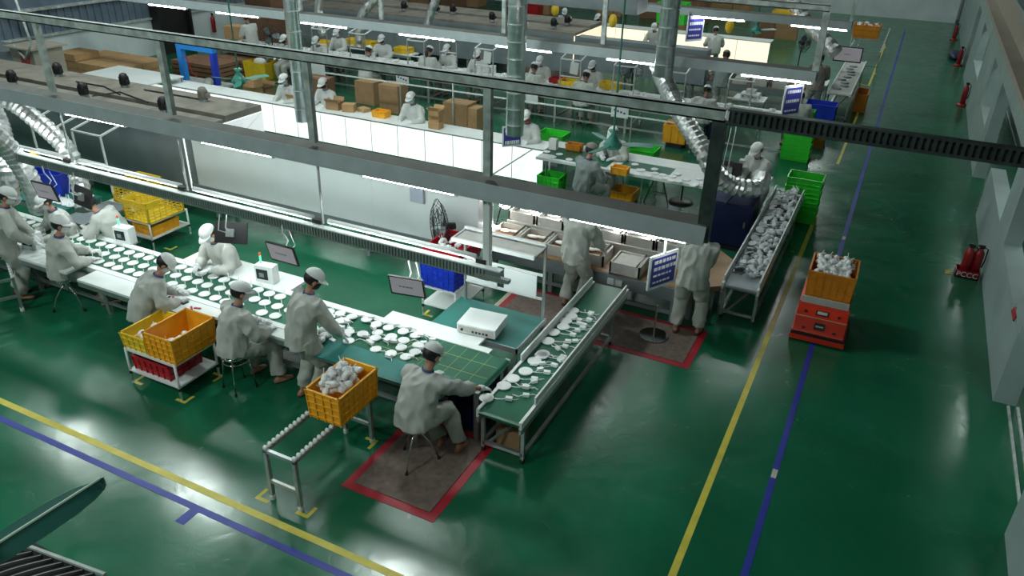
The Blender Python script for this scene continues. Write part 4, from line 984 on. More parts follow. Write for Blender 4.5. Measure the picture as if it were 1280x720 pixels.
sign(atY(640, 170, 13.6), None, .42, .42, 'small blue sign with two white text lines above the skirted table', 2, Yv=R_(48), hang=2.82)
sign(atY(990, 126, 13.6), None, .42, .52, 'blue and white striped sign at the right end of the second frame', 3, Yv=R_(55), hang=2.82)
sign(atY(869, 33, 19.5), None, .5, .7, 'striped sign hanging above the cream lit panels', 4, Yv=R_(52), hang=2.82)

# ================================================================== SKIRTED TABLES (emissive skirts)
def skirt(x0, x1, y, depth, lab, mt, n, h=.75, seam='white'):
    t = thing('skirted_table', lab, 'table', ((x0 + x1) / 2, y, 0)); L = (x1 - x0) / 2; w_ = 2 * L / n
    MB().bx(-L, .02, h - .03, L, depth, h).build('tabletop', M['white'], t)
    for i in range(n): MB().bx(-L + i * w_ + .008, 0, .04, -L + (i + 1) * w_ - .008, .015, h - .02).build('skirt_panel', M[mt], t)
    m = MB()
    for i in range(n + 1): m.bx(-L + i * w_ - .008, .002, .0, -L + i * w_ + .008, .03, h - .02)
    m.bx(-L, -.005, h - .02, L, .02, h + .002); m.build('frame', M['alu'], t)
    for i in range(5):
        xx = -L + .1 + i * (2 * L - .2) / 4; MB().bx(xx - .02, depth - .05, 0, xx + .02, depth - .01, h - .03).build('leg', M['alu'], t)
    return t
skirt(-17.5, -6.12, 13.92, .62, 'long packing table with glowing white front skirt in the middle of the hall', 'whiteglow', 16)
skirt(-14.6, -4.3, 29.1, .7, 'far packing table with glowing cream front skirt at upper right', 'creamglow', 9)
solo(MB().bar(at(614, 219, .75) + Vector((0, -.1, -.0)), at(670, 184, .77) + Vector((0, -.1, .0)), .02), 'brace_bar', M['galv'], 'thin dark bar leaning across the glowing skirt by the blue sign', 'brace')
# middle belt table to the right of the skirt
t = thing('belt_table', 'white edged middle table with green belt centre where two workers sit', 'table', (-3.9, 14.0, 0))
MB().bx(-2.2, -.50, .69, 2.2, -.22, .74).build('white_edge', M['white'], t); MB().bx(-2.2, .32, .69, 2.2, .70, .74).build('white_edge', M['white'], t)
MB().bx(-2.2, -.22, .69, -.75, .32, .735).build('green_belt', M['belt'], t); MB().bx(-.75, -.22, .69, 2.2, .32, .738).build('white_board', M['white'], t); MB().bx(-.55, -.20, .738, .45, .22, .741).build('green_inlay', M['belt'], t)
MB().bx(-1.9, -.40, .70, -.75, -.20, .742).build('green_pad', M['belt'], t)
for x in (-2.0, 0, 1.9):
    for y in (-.42, .6): MB().cyl((x, y, 0), (x, y, .69), .02, n=8).build('leg', M['alu'], t)
spots = [(at(a + U(-2, 2), b, .745), (0, 0, U(0, 6))) for a, b in [(683 + i * 9, 190 + i * 1.6 + (i % 2) * 5) for i in range(4)] + [(793 + i * 9, 206 + i * 2.0 + (i % 3) * 5) for i in range(13)] + [(800 + i * 10, 213 + i * 2 + (i % 2) * 4) for i in range(10)]]
copies(MB().tube([(0, 0, 0), (0, 0, .004), (0, 0, .014), (0, 0, .018)], [.062, .072, .072, .062], 18).build('lamp_disc', M['product']), spots, 'white lamp disc lying on the middle belt table', 'lamp part', 'lamp discs on the middle belt table')
# folding trestle + pedestal fan base under table
t = thing('trestle', 'dark folding trestle legs under the right half of the middle table', 'trestle', at(708 + 100, 262, 0) * 0 + at(820, 255, 0))
for s in (-1, 1): MB().bar((s * .05, 0, .62), (s * .25, 0, 0), .02).build('leg', M['black'], t)
MB().bar((-.16, 0, .25), (.16, 0, .25), .012).build('spreader', M['black'], t)
t = thing('fan_stand', 'round black cast fan stand standing on the green floor under the middle table', 'stand', at(851, 253, 0))
MB().tube([(0, 0, 0), (0, 0, .02), (0, 0, .05)], [.24, .24, .16], 24).build('base', M['black'], t, True); MB().cyl((0, 0, .05), (0, 0, .68), .018).build('pole', M['black'], t)

# ================================================================== LONG ASSEMBLY TABLE
t = thing('assembly_table', 'long white assembly table crowded with white parts and lined by workers', 'table', (-10.6, 19.05, 0))
MB().bx(-9, -.68, .70, 8.7, .68, .75).build('tabletop', M['white'], t)
for i in range(10):
    x = -8.8 + i * 1.93
    for y in (-.62, .62): MB().bx(x - .03, y - .03, 0, x + .03, y + .03, .70).build('leg', M['alu'], t)
    MB().bx(x - .02, -.6, .12, x + .02, .6, .16).build('crossbar', M['alu'], t)
MB().bx(-9, -.66, .12, 8.7, -.62, .16).bx(-9, -.66, .60, 8.7, -.62, .70).build('front_beam', M['alu'], t)
cup = MB().tube([(0, 0, 0), (0, 0, .05), (0, 0, .052), (0, 0, .04)], [.075, .085, .07, .06], 12).build('white_cup', M['product'], None, True)
spots = [((-19.2 + k * .062 + U(-.03, .03), 19.05 + U(-.55, .55), .751), (0, 0, U(0, 6))) for k in range(270)]
copies(cup, spots, 'white cup-shaped part standing on the long assembly table', 'lamp part', 'cup parts on the long assembly table')
for k, px in enumerate((600, 608, 616)):
    for j in range(3):
        v = at(px, 91, .755); solo(MB().tube([v + Vector((0, 0, j * .07)), v + Vector((0, 0, j * .07 + .06))], [.09, .10], 14), 'white_cup', M['product'], 'white cup in the small stacks right of the worker, %s stack' % ['left', 'middle', 'right'][k], 'lamp part', 'stacked white cups on the long table')
for i, (a, b, lb) in enumerate(((503, 96, 'white placard with dots hanging on the front of the long table'), (775, 137, 'white placard with dark marks hanging under the long table near the fan'), (393, 88, 'pair of pale placards hanging near the left spiral duct'), (665, 120, 'pale placard beside the central spiral duct'), (930, 145, 'big white placard at the right end of the long table'))):
    p = atY(a, b, 18.32); w_ = (.42, .45, .8, .35, .8)[i]; tt = thing('placard', lb, 'placard', p)
    MB().bx(-w_ / 2, -.01, -.2, w_ / 2, 0, .2).build('sheet', M['white'], tt)
    if i in (0, 1):
        for k in range(4): MB().box((-.13 + k * .085, -.012, -.02 - .02 * k), (.05, .003, .045)).build('mark', M['sign'], tt)
# workstation frames above the long table
def wframe(px, py, Y, label, w_=.55, h=.85, z0=.75, mt='alu', paper=False):
    p = atY(px, py, Y); x = p.x; t = thing('station_frame', label, 'frame', (x, Y, z0))
    for s in (-1, 1):
        MB().bx(s * w_ / 2 - .014, -.014, 0, s * w_ / 2 + .014, .014, h).build('upright', M[mt], t)
        MB().bar((s * w_ / 2, 0, h), (s * w_ / 2, .55, h + .12), .028).build('arm', M['white'], t)
    for q in ((.55, h + .12), (0, h), (0, h * .5)): MB().bar((-w_ / 2, q[0], q[1]), (w_ / 2, q[0], q[1]), .028).build('shelf_bar', M['white'], t)
    if paper: MB().box((.1, .0, h - .2), (.22, .01, .3), Matrix.Rotation(.1, 3, 'Y')).build('sheet', M['white'], t)
for a, b, lb, pp in ((713, 90, 'station frame with paper sheet left of the worker by the green fan', 1), (605, 70, 'station frame with paper right of the pink-clothed worker', 1), (520, 70, 'station frame over the long table left of the ponytailed woman', 0), (447, 62, 'station frame over the table near the left pale duct', 0), (400, 55, 'station frame beside the worker in pale blue mask', 0), (560, 45, 'station frame behind the far side workers', 0), (780, 95, 'station frame over the table in front of the black fan', 0), (842, 105, 'station frame near the ribbed hose above the long table', 0), (925, 110, 'station frame above the white machine at the table end', 0)):
    wframe(a, b, 18.6 if b > 50 else 19.6, lb, paper=bool(pp))
# electronic instrument
def instrument(p, rz, label, w_=.46, d=.36, h=.12, top=True):
    t = thing('test_instrument', label, 'instrument', p, rz)
    MB().bx(-w_ / 2, -d / 2, .012, w_ / 2, d / 2, h).build('casing', M['white'], t); MB().bx(-w_ / 2 + .02, -d / 2 - .004, .025, w_ / 2 - .02, -d / 2, h - .02).build('front_panel', M['tray'], t)
    for k in range(5): MB().bx(-w_ / 2 + .2 + k * .045, -d / 2 - .010, .04, -w_ / 2 + .225 + k * .045, -d / 2 - .004, .065).build('button', M['black'], t)
    MB().cyl((-w_ / 2 + .07, -d / 2 - .012, .06), (-w_ / 2 + .07, -d / 2, .06), .018).build('dial', M['black'], t)
    if top: MB().bx(-.12, -.1, h, .12, .12, h + .09).build('top_unit', M['tray'], t)
instrument(at(603, 410, ZB + .015), R_(6), 'flat white instrument lying on the desk by the conveyor end', .5, .42, .13, False)
instrument(at(938, 122, .76), 0, 'white instrument with a smaller grey unit on top at right end of the long table')
# desk and shelf frame right of the near conveyor
t = thing('side_desk', 'side desk with teal top and tall aluminium shelf frame behind the conveyor end', 'desk', (-3.95, 7.42, 0))
MB().bx(-.60, -.40, .64, .62, .42, .68).build('desktop', M['teal'], t); MB().bx(-.62, -.42, .62, .64, -.40, .69).bx(.62, -.42, .62, .64, .42, .69).build('edge', M['alu'], t)
for sx in (-.58, .60):
    for sy in (-.38, .40): MB().bx(sx - .018, sy - .018, 0, sx + .018, sy + .018, .62).build('leg', M['alu'], t)
for sx in (-.52, .60): MB().bx(sx - .015, .38, .68, sx + .015, .41, 1.72).build('upright', M['alu'], t); MB().bx(sx - .012, .06, 1.66, sx + .012, .40, 1.69).build('arm', M['alu'], t)
for q in ((-.52, .05, 1.65, .60, .09, 1.70), (-.52, .37, 1.70, .60, .41, 1.73), (-.52, .38, 1.28, .60, .40, 1.31), (-.52, .38, .95, .60, .40, .98)): MB().bx(*q).build('shelf_bar', M['white'], t)
MB().bx(-.50, .09, 1.665, .58, .37, 1.68).build('shelf', M['tray'], t)
for k in range(2): MB().bx(-.48 + k * .54, .36, .98, -.04 + k * .55, .375, 1.28).build('sheet', M['panelwhite'], t)

# ================================================================== ROLLER STANDS
def roller_stand(p, w_, d, h, rz, label, rollers=16):
    t = thing('roller_stand', label, 'stand', p, rz)
    for s in (-1, 1):
        MB().bx(s * w_ / 2 - .02, 0, h - .06, s * w_ / 2 + .02, d, h - .02).build('rail', M['alu'], t)
        for k in range(rollers):
            y = .03 + k * (d - .06) / (rollers - 1); MB().cyl((s * w_ / 2 - .022, y, h - .015), (s * w_ / 2 + .022, y, h - .015), .022, n=10).build('roller', M['white'], t, True)
    for y in (.02, d - .02):
        MB().bx(-w_ / 2, y - .018, h - .06, w_ / 2, y + .018, h - .025).build('crossbar', M['alu'], t); MB().bx(-w_ / 2, y - .015, .22, w_ / 2, y + .015, .26).build('crossbar', M['alu'], t)
        for s in (-1, 1):
            l = MB().bx(s * w_ / 2 - .02, y - .02, .05, s * w_ / 2 + .02, y + .02, h - .04).build('leg', M['alu'], t); MB().cyl((s * w_ / 2, y, 0), (s * w_ / 2, y, .05), .03, n=12).build('foot', M['white'], l)
    return t
v = at(360, 633, 0); roller_stand((v.x - .03, v.y, 0), .36, 1.24, .66, 0, 'aluminium roller stand carrying the yellow crate in the foreground', 20)
v = at(20, 398, 0); roller_stand((v.x - .2, v.y - .0, 0), .40, 1.5, .55, R_(62), 'aluminium roller stand cut by the left photo edge')
YC = crate('yellow crate heaped with wrapped white parts on the foreground roller stand', (-4.43, 5.17, .668), .41, .64, .35, 0, 'yellow', 4, 8, 4)
lm = proto_lump()
spots = [((-4.45 + U(-.13, .13), 5.17 + U(-.22, .22), .90 + U(0, .07) + .10 * (1 - abs(k - 30) / 30)), (U(-1, 1), U(-1, 1), U(0, 6))) for k in range(60)]
copies(lm, spots, 'wrapped white part in the heap inside the foreground yellow crate', 'wrapped part', 'wrapped parts in the foreground yellow crate')

# ================================================================== TROLLEYS
def trolley(p, w_, d, zs, rz, label, mt='creamtape'):
    t = thing('shelf_trolley', label, 'trolley', p, rz)
    for k, z in enumerate(zs): MB().bx(-w_ / 2, -d / 2, z - .02, w_ / 2, d / 2, z).build('shelf', M['white'], t)
    for sx in (-1, 1):
        for sy in (-1, 1):
            l = MB().cyl((sx * (w_ / 2 - .01), sy * (d / 2 - .01), .04), (sx * (w_ / 2 - .01), sy * (d / 2 - .01), zs[-1] + .01), .016, n=10).build('post', M['white'], t, True)
            MB().cyl((sx * (w_ / 2 - .01), sy * (d / 2 - .01), 0), (sx * (w_ / 2 - .01), sy * (d / 2 - .01), .04), .013, n=8).build('foot', M['white'], l)
            MB().cyl((sx * (w_ / 2 - .01), sy * (d / 2 - .01), zs[0] - .06), (sx * (w_ / 2 - .01), sy * (d / 2 - .01), zs[0] - .02), .02, n=8).build('joint', M['black'], l)
    return t
trolley((-7.2, 5.34, 0), .84, .62, (.20, .50), R_(0), 'cream shelf trolley with yellow crates at the left foreground')
crate('larger yellow crate on the right half of the left foreground trolley', (-6.99, 5.36, .502), .46, .64, .33, 0, 'yellow', 5, 6, 4)
crate('shallower yellow crate behind the larger one on the left foreground trolley', (-7.45, 5.36, .502), .40, .62, .20, 0, 'lemon', 4, 6, 2)
crate('red crate on the lower shelf of the left foreground trolley', (-7.26, 5.32, .202), .62, .5, .19, 0, 'red', 6, 5, 1)
for (cx, cz, n, g, lb) in ((-6.99, .60, 9, 'white parts in the larger yellow crate', 'white wrapped part low inside the larger yellow crate'), (-7.45, .57, 9, 'white parts in the shallower yellow crate', 'white wrapped part inside the shallower yellow crate')):
    copies(proto_lump(), [((cx + U(-.12, .12), 5.36 + U(-.2, .2), cz + U(0, .05)), (U(-1, 1), U(-1, 1), U(0, 6))) for k in range(n)], lb, 'wrapped part', g)
trolley((-5.12, 8.60, 0), .56, .84, (.20, .48), R_(0), 'cream shelf trolley carrying the blue crate behind the near conveyor')
crate('blue crate on the trolley behind the near conveyor', (-5.14, 8.52, .482), .54, .66, .34, 0, 'blue', 6, 5, 4)
crate('red crate stacked on top of the blue crate under the rail end', (-5.12, 8.60, .826), .56, .68, .22, 0, 'red', 5, 6, 1)
copies(proto_lump(), [((-5.12 + U(-.15, .15), 8.5 + U(-.15, .15), .96 + U(0, .08)), (U(-1, 1), U(-1, 1), U(0, 6))) for k in range(14)], 'white wrapped part heaped inside the red crate on the blue crate', 'wrapped part', 'wrapped parts in the red crate')
def basket(label, p, w_, d, h, rz, mt):   # open sided basket
    t = thing('plastic_basket', label, 'basket', p, rz); MB().bx(-w_ / 2, -d / 2, 0, w_ / 2, d / 2, .012).build('bottom', M[mt], t)
    for sx in (-1, 1):
        for sy in (-1, 1): MB().bx(sx * w_ / 2 - (.035 if sx > 0 else 0), sy * d / 2 - (.035 if sy > 0 else 0), 0, sx * w_ / 2 + (0 if sx > 0 else .035), sy * d / 2 + (0 if sy > 0 else .035), h).build('corner', M[mt], t)
    m = MB()
    for j in range(6):
        z = .02 + j * (h * .72) / 5
        for s in (-1, 1): m.box((0, s * (d / 2 - .005), z), (w_, .01, .014)); m.box((s * (w_ / 2 - .005), 0, z), (.01, d, .014))
    for k in range(7):
        q = -1 + 2 * k / 6
        for s in (-1, 1): m.box((q * (w_ / 2 - .02), s * (d / 2 - .005), h * .38), (.012, .008, h * .76)); m.box((s * (w_ / 2 - .005), q * (d / 2 - .02), h * .38), (.008, .012, h * .76))
    tag(m.build('grid', M[mt], t), kind='stuff')
    m = MB()
    for s in (-1, 1):
        for q in (-1, 1): m.box((q * w_ * .32, s * (d / 2 - .005), h * .86), (w_ * .36, .012, h * .26)); m.box((s * (w_ / 2 - .005), q * d * .32, h * .86), (.012, d * .36, h * .26))
        m.box((0, s * d / 2, h - .01), (w_ + .02, .02, .024)); m.box((s * w_ / 2, 0, h - .01), (.02, d + .02, .024))
    m.build('rim', M[mt], t); return t
v = at(190, 320, 0)
trolley((-10.75, 8.25, 0), .60, .80, (.20, .46), R_(0), 'cream shelf trolley carrying the open yellow basket behind the belt at left')
basket('open yellow basket with grid sides on the trolley behind the belt', (-10.72, 8.22, .462), .56, .74, .36, 0, 'lemon')
crate('yellow crate on the lower shelf under the open basket', (-10.72, 8.2, .202), .45, .55, .17, 0, 'yellow', 4, 5, 1)
basket('second yellow basket farther left behind the open basket', (-11.55, 8.6, .46), .56, .60, .36, 0, 'lemon')
wt(-11.95, 8.15, -11.2, 8.95, 'small table under the second yellow basket', z=.452, legs=True)
# far left station: blue bin on teal-topped table with white discs
wt(-13.0, 7.2, -11.6, 7.95, 'table with teal top at the far left behind the belt', 'teal', legs=True)
crate('blue bin standing on the far left teal table', (-12.5, 7.7, ZB + .006), .62, .35, .36, .3, 'blue', 1, 1, 0)
copies(proto_disc(), [((-12.15 + (k % 5) * .12, 7.42 + .1 * (k // 5), ZB + .008), (0, 0, k)) for k in range(10)], 'white disc lying loosely on the far left teal table', 'lamp part', 'discs on the far left teal table')
wt(-11.55, 7.1, -11.0, 8.0, 'grey workbench under the leaning worker', 'midgrey', z=.62, legs=True)
# white hood frames by foil ducts
for a, b, lb in ((60, 178, 'white tube frame beside the foil duct at far left'), (115, 200, 'white tube frame reaching out right of the foil ducts')):
    wframe(a, b, 8.1, lb, .7, 1.0, .72, 'white')
solo(MB().ell(at(42, 192, 1.75), (.06, .05, .08), 12, 8), 'hanging_timer', M['lemon'], 'small yellow hanging device between the foil ducts', 'device', smooth=True)

# ================================================================== FANS (pedestal)
def pedestal_fan(p, label, rz, h=1.15, R=.34, mt='black'):
    t = thing('pedestal_fan', label, 'fan', p, rz)
    MB().tube([(0, .12, 0), (0, .12, .02), (0, .12, .04)], [.22, .22, .1], 20).build('base', M[mt], t, True); MB().cyl((0, .12, .04), (0, .12, h - .05), .018).build('pole', M[mt], t)
    MB().cyl((0, .05, h), (0, .24, h), .07, .05, 14).build('motor', M[mt], t, True)
    for k in range(20):
        a = 2 * math.pi * k / 20; c, s = math.cos(a), math.sin(a)
        MB().tube([(c * .03, -.09, h + s * .03), (c * R * .7, -.075, h + s * R * .7), (c * R, 0, h + s * R), (c * R * .75, .07, h + s * R * .75), (c * .05, .09, h + s * .05)], .0045, 5).build('guard_wire', M[mt], t)
    for rr, yy in ((R, 0), (R * .6, -.082), (R * .6, .082)): MB().tube([(math.cos(q) * rr, yy, h + math.sin(q) * rr) for q in [2 * math.pi * i / 24 for i in range(25)]], .006, 6).build('guard_ring', M[mt], t)
    for k in range(3):
        a = 2 * math.pi * k / 3; m = MB(); u = Vector((math.cos(a), 0, math.sin(a))); v_ = Vector((-math.sin(a), .4, math.cos(a)))
        m.rings([[h_ * 1.0 for h_ in (Vector((0, 0, h)) + u * q - v_ * w_, Vector((0, .006, h)) + u * q - v_ * w_, Vector((0, .006, h)) + u * q + v_ * w_, Vector((0, 0, h)) + u * q + v_ * w_)] for q, w_ in ((.05, .03), (.18, .09), (.28, .08))]); m.build('blade', M['midgrey'], t)
    return t
v = at(545, 330, 0); pedestal_fan((v.x + .55, v.y - .75, 0), 'black pedestal fan in front of the white enclosure behind the rail', R_(-45), 1.05, .42)
v = at(785, 120, .3); pedestal_fan((v.x, 21.0, 0), 'black pedestal fan behind the long table near the ribbed hose', R_(-10), 1.0, .36)
v = at(338, 45, 1.1); pedestal_fan((v.x, v.y, 0), 'black pedestal fan at upper left beside the cartons', R_(30), 1.1, .34)
v = at(1005, 62, .8); pedestal_fan((v.x, v.y, 0), 'black pedestal fan near the far right cartons', R_(60), 1.0, .3)

# ================================================================== AGV
v = at(1019, 430, 0); t = thing('red_guided_vehicle', 'red self-driving cart with yellow crate parked on the blue aisle line', 'vehicle', (v.x, v.y, 0), R_(1))
w2 = .33
side = [(0.0, .10), (.03, .16), (.10, .34), (.22, .44), (.24, .50), (1.0, .50), (1.0, .10)]
m = MB(); m.rings([[(sx, y, z) for y, z in side] for sx in (-w2, w2)]); m.build('body', M['agv'], t)
MB().bx(-w2 - .03, -.03, .03, w2 + .03, .98, .10).build('bumper', M['agv'], t); MB().bx(-w2 - .02, -.02, .10, w2 + .02, .05, .135).build('bumper_gap', M['black'], t)
def onslope(cx, k, sx, sz, mt, name, th=.01):   # plate on slanted hood; k along slope
    a, b = ((.03, .16), (.10, .34)) if k < 1 else ((.10, .34), (.22, .44)); kk = k if k < 1 else k - 1
    y = a[0] + (b[0] - a[0]) * kk; z = a[1] + (b[1] - a[1]) * kk; ang = math.atan2(b[1] - a[1], b[0] - a[0])
    return MB().box((cx, y, z), (sx, sz, th), Matrix.Rotation(ang, 3, 'X')).build(name, M[mt], t)
onslope(0, 1.55, .17, .07, 'black', 'display_bezel', .014); onslope(0, 1.55, .13, .045, 'tray', 'display', .02)
onslope(0, .45, .14, .10, 'black', 'emblem_plate', .012); onslope(0, .45, .10, .02, 'tray', 'emblem', .016)
onslope(-.2, .2, .04, .03, 'black', 'sensor', .014); onslope(.2, .2, .04, .03, 'black', 'sensor', .014); onslope(-.22, 1.5, .035, .035, 'black', 'button', .02); onslope(.22, 1.5, .035, .035, 'black', 'button', .02)
MB().bx(-w2 - .002, .098, .338, w2 + .002, .106, .346).build('trim_line', M['creamtape'], t)
for s in (-1, 1):
    for y in (.2, .8): MB().cyl((s * .25, y, .05), (s * .31, y, .05), .05, n=14).build('wheel', M['rubber'], t)
MB().bx(-w2 + .05, .26, .50, w2 - .05, .98, .54).build('deck', M['midgrey'], t); MB().bx(-w2 + .02, .235, .485, w2 - .02, .26, .58).build('deck_lip', M['tray'], t)
v = Vector(t.location)
crate('yellow-orange crate heaped with white parts on the red guided vehicle', (v.x + .0, v.y + .62, .54), .60, .66, .40, R_(1), 'orange', 6, 7, 4)
copies(proto_lump(), [((v.x + U(-.22, .22), v.y + .62 + U(-.25, .25), .88 + U(0, .09)), (U(-1, 1), U(-1, 1), U(0, 6))) for k in range(70)], 'wrapped white part heaped in the crate on the red vehicle', 'wrapped part', 'wrapped parts on the red vehicle')

# ================================================================== FIRE EXTINGUISHERS
def ext_body(t, x=0, y=0, s=1):
    MB().tube([(x, y, .06), (x, y, .08), (x, y, .42 * s), (x, y, .48 * s), (x, y, .50 * s)], [.06, .075, .075, .04, .025], 16).build('cylinder', M['extred'], t, True)
    MB().bx(x - .03, y - .012, .50 * s, x + .05, y + .012, .56 * s).bx(x - .05, y - .01, .53 * s, x + .02, y + .01, .555 * s).build('valve', M['black'], t)
    MB().tube([(x + .03, y, .53 * s), (x + .10, y, .5 * s), (x + .10, y, .3 * s), (x + .085, y, .18 * s)], .011, 8).build('hose', M['black'], t, True)
t = thing('fire_extinguisher', 'dark red fire extinguisher pair in a red holder marked PCCC by the right wall', 'extinguisher', at(1205, 345, 0), R_(0))
ext_body(t, -.02, .03); ext_body(t, .12, .06)
m = MB().bx(-.15, -.09, 0, .20, .15, .02).bx(-.15, -.09, 0, .20, -.075, .13).bx(-.15, .135, 0, .20, .15, .13).bx(-.15, -.09, 0, -.14, .15, .13).bx(.19, -.09, 0, .20, .15, .13); m.build('holder', M['extred'], t)
fc = bpy.data.curves.new('lettering', 'FONT'); fc.body = 'PCCC'; fc.size = .12; fc.extrude = .002; fc.align_x = 'CENTER'; fo = bpy.data.objects.new('tmp', fc); COL.objects.link(fo)
dg = bpy.context.evaluated_depsgraph_get(); dg.update(); me = bpy.data.meshes.new_from_object(fo.evaluated_get(dg)); bpy.data.objects.remove(fo)
me.materials.clear(); me.materials.append(M['white']); lo = bpy.data.objects.new('lettering', me); COL.objects.link(lo); lo.parent = t; lo['kind'] = 'stuff'; lo.location = (.025, -.093, .025); lo.rotation_euler = (R_(90), 0, 0)
m = MB()
for k in range(3): m.box((-.24, -.04 + k * .06, .006), (.09, .03, .006), Matrix.Rotation(.5, 3, 'Z'))
m.build('hazard_stripes', M['tape'], t)
for a, b, lb in ((1202, 132, 'red fire extinguisher on the right wall side beyond the slotted channel'), (1197, 82, 'red fire extinguisher stand farther along the right wall'), (1192, 50, 'farthest red fire extinguisher beside the blue tarpaulin')):
    t = thing('fire_extinguisher', lb, 'extinguisher', at(a, b, 0)); ext_body(t, 0, 0, 1.2); MB().tube([(0, 0, 0), (0, 0, .03), (0, 0, .07)], [.16, .16, .08], 16).build('stand', M['extred'], t, True)
t = thing('fire_extinguisher', 'red fire extinguisher on the left wall near the blue poster', 'extinguisher', (-22.8, 21.5, .35)); ext_body(t, 0, 0, 1.3)
solo(MB().bx(-22.98, 21.2, 1.2, -22.96, 21.6, 1.75), 'wall_poster', M['bluearm'], 'small blue and yellow poster on the left white wall', 'poster')
solo(MB().bx(-22.98, 21.2, 1.76, -22.96, 21.6, 1.9), 'wall_poster', M['lemon'], 'yellow strip above the blue poster on the left wall', 'poster')
t = thing('tarpaulin', 'crumpled dark blue tarpaulin at the far end of the right wall', 'tarpaulin', (1.7, 34.5, 0)); MB().ell((0, 0, .1), (.22, .9, .12), 14, 8).build('heap', M['navy'], t, True)
solo(MB().rings([[(x, y + .03 * math.sin(x * 9), z) for x, z in ((1.93, .93), (1.95, .99), (2.22, .99), (2.24, .80))] for y in (10.2, 10.35, 10.5)], False), 'red_rag', M['redtape'], 'reddish rag hanging over the breast wall sill at right', 'rag')

# ================================================================== RIGHT CLUSTER: cabinet, green crates
t = thing('cabinet', 'black navy cabinet at the head of the crowded conveyor', 'cabinet', (-2.02, 12.95, 0))
MB().bx(-.38, -.30, .06, .34, .32, .84).build('body', M['navy'], t); MB().bx(-.35, -.32, .10, .31, -.30, .80).build('door', M['navy'], t); MB().bx(-.40, -.33, 0, .36, .34, .06).build('plinth', M['black'], t)
MB().bx(.22, -.335, .45, .25, -.32, .55).build('handle', M['alu'], t)
solo(MB().tube([at(906, 255, .84), at(925, 235, 1.0), at(938, 215, 1.25)], .02, 8), 'pipe', M['black'], 'black slanting rod above the cabinet', 'rod', smooth=True)
monitor(913, 211, 1.15, R_(170), R_(0), 'dark monitor on the stand left of the worker at the cabinet', False, .42, .28)
t = thing('scanner_stand', 'pale grey boxy instrument on stand in front of the worker at the cabinet', 'instrument', at(929, 210, 1.15)); MB().box((0, 0, 0), (.16, .12, .3)).build('housing', M['tray'], t); MB().box((.1, -.02, .02), (.12, .1, .1)).build('head', M['alu'], t); MB().cyl((0, 0, -1.15), (0, 0, -.15), .02).build('pole', M['alu'], t)
crate('small blue basket on the station beside the cabinet', at(917, 228, .85), .32, .22, .1, 0, 'bluearm', 2, 2, 0)
for k in range(5): crate(['lowest', 'second lowest', 'middle', 'second highest', 'topmost'][k] + ' bright green crate in the stack at the head of the crowded conveyor', (-1.12, 14.75, k * .17), .62, .46, .165, 0, 'green', 5, 4, 1)
v = at(991, 202, 0)
for k in range(6): crate(['lowest', 'second', 'third', 'fourth', 'fifth', 'topmost'][k] + ' bright green crate in the tall stack under the slotted channel', (v.x, v.y + .3, k * .15), .62, .48, .148, 0, 'green', 6, 4, 1)
v = at(1008, 146, .62); crate('narrow tall green crate against the large blue tub', (v.x, v.y, 0), .34, .30, .78, 0, 'green', 2, 2, 3)
crate('large blue tub behind the striped sign', at(1022, 157, 0), .75, .55, .6, 0, 'blue', 3, 2, 0)
crate('navy tub under the right end of the long table', (-3.9, 18.9, 0), .7, .5, .55, 0, 'navy', 2, 2, 0)
crate('yellow crate on the floor beside the tall green stack', at(1020, 182, 0), .35, .4, .3, 0, 'orange', 3, 3, 2)
crate('tall green crate right of the glowing skirt end', (-5.75, 13.55, 0), .46, .40, .42, 0, 'green', 5, 4, 3)
crate('green tray beside the facing worker at the middle table', at(803, 196, .3), .62, .5, .2, 0, 'green', 1, 1, 0)
solo(MB().bx(-.2, -.2, 0, .2, .2, .3), 'tray_stand', M['midgrey'], 'low stand under the green tray', 'stand').location = tuple(at(803, 196, .3))[:2] + (0,)
crate('green tray behind the white jug at the table end', at(692, 174, .55), .6, .45, .15, 0, 'green', 1, 1, 0)
solo(MB().bx(-.2, -.2, 0, .2, .2, .55), 'tray_stand', M['midgrey'], 'low stand under the green tray behind the jug', 'stand').location = tuple(at(692, 174, .55))[:2] + (0,)
solo(MB().box(at(692, 180, .86), (.16, .12, .22)), 'white_jug', M['maskw'], 'translucent white jug at the left end of the middle table', 'jug')
crate('shallow yellow crate on the floor below the middle table', at(775, 250, 0), .62, .42, .24, .0, 'yellow', 4, 3, 1)
crate('small yellow tub on the middle table', at(775, 217, .745), .30, .20, .13, 0, 'yellow', 2, 2, 0)
crate('small orange tub behind the dark grey worker', at(718, 187, .745), .3, .2, .12, 0, 'orange', 2, 2, 0)
crate('round-cornered yellow bin near the ribbed hose', at(845, 176, .12), .55, .5, .42, 0, 'yellow', 3, 3, 0)
solo(MB().bx(-.2, -.2, 0, .2, .2, .12), 'bin_dolly', M['black'], 'dark dolly under the yellow bin near the ribbed hose', 'dolly').location = tuple(at(845, 176, .12))[:2] + (0,)

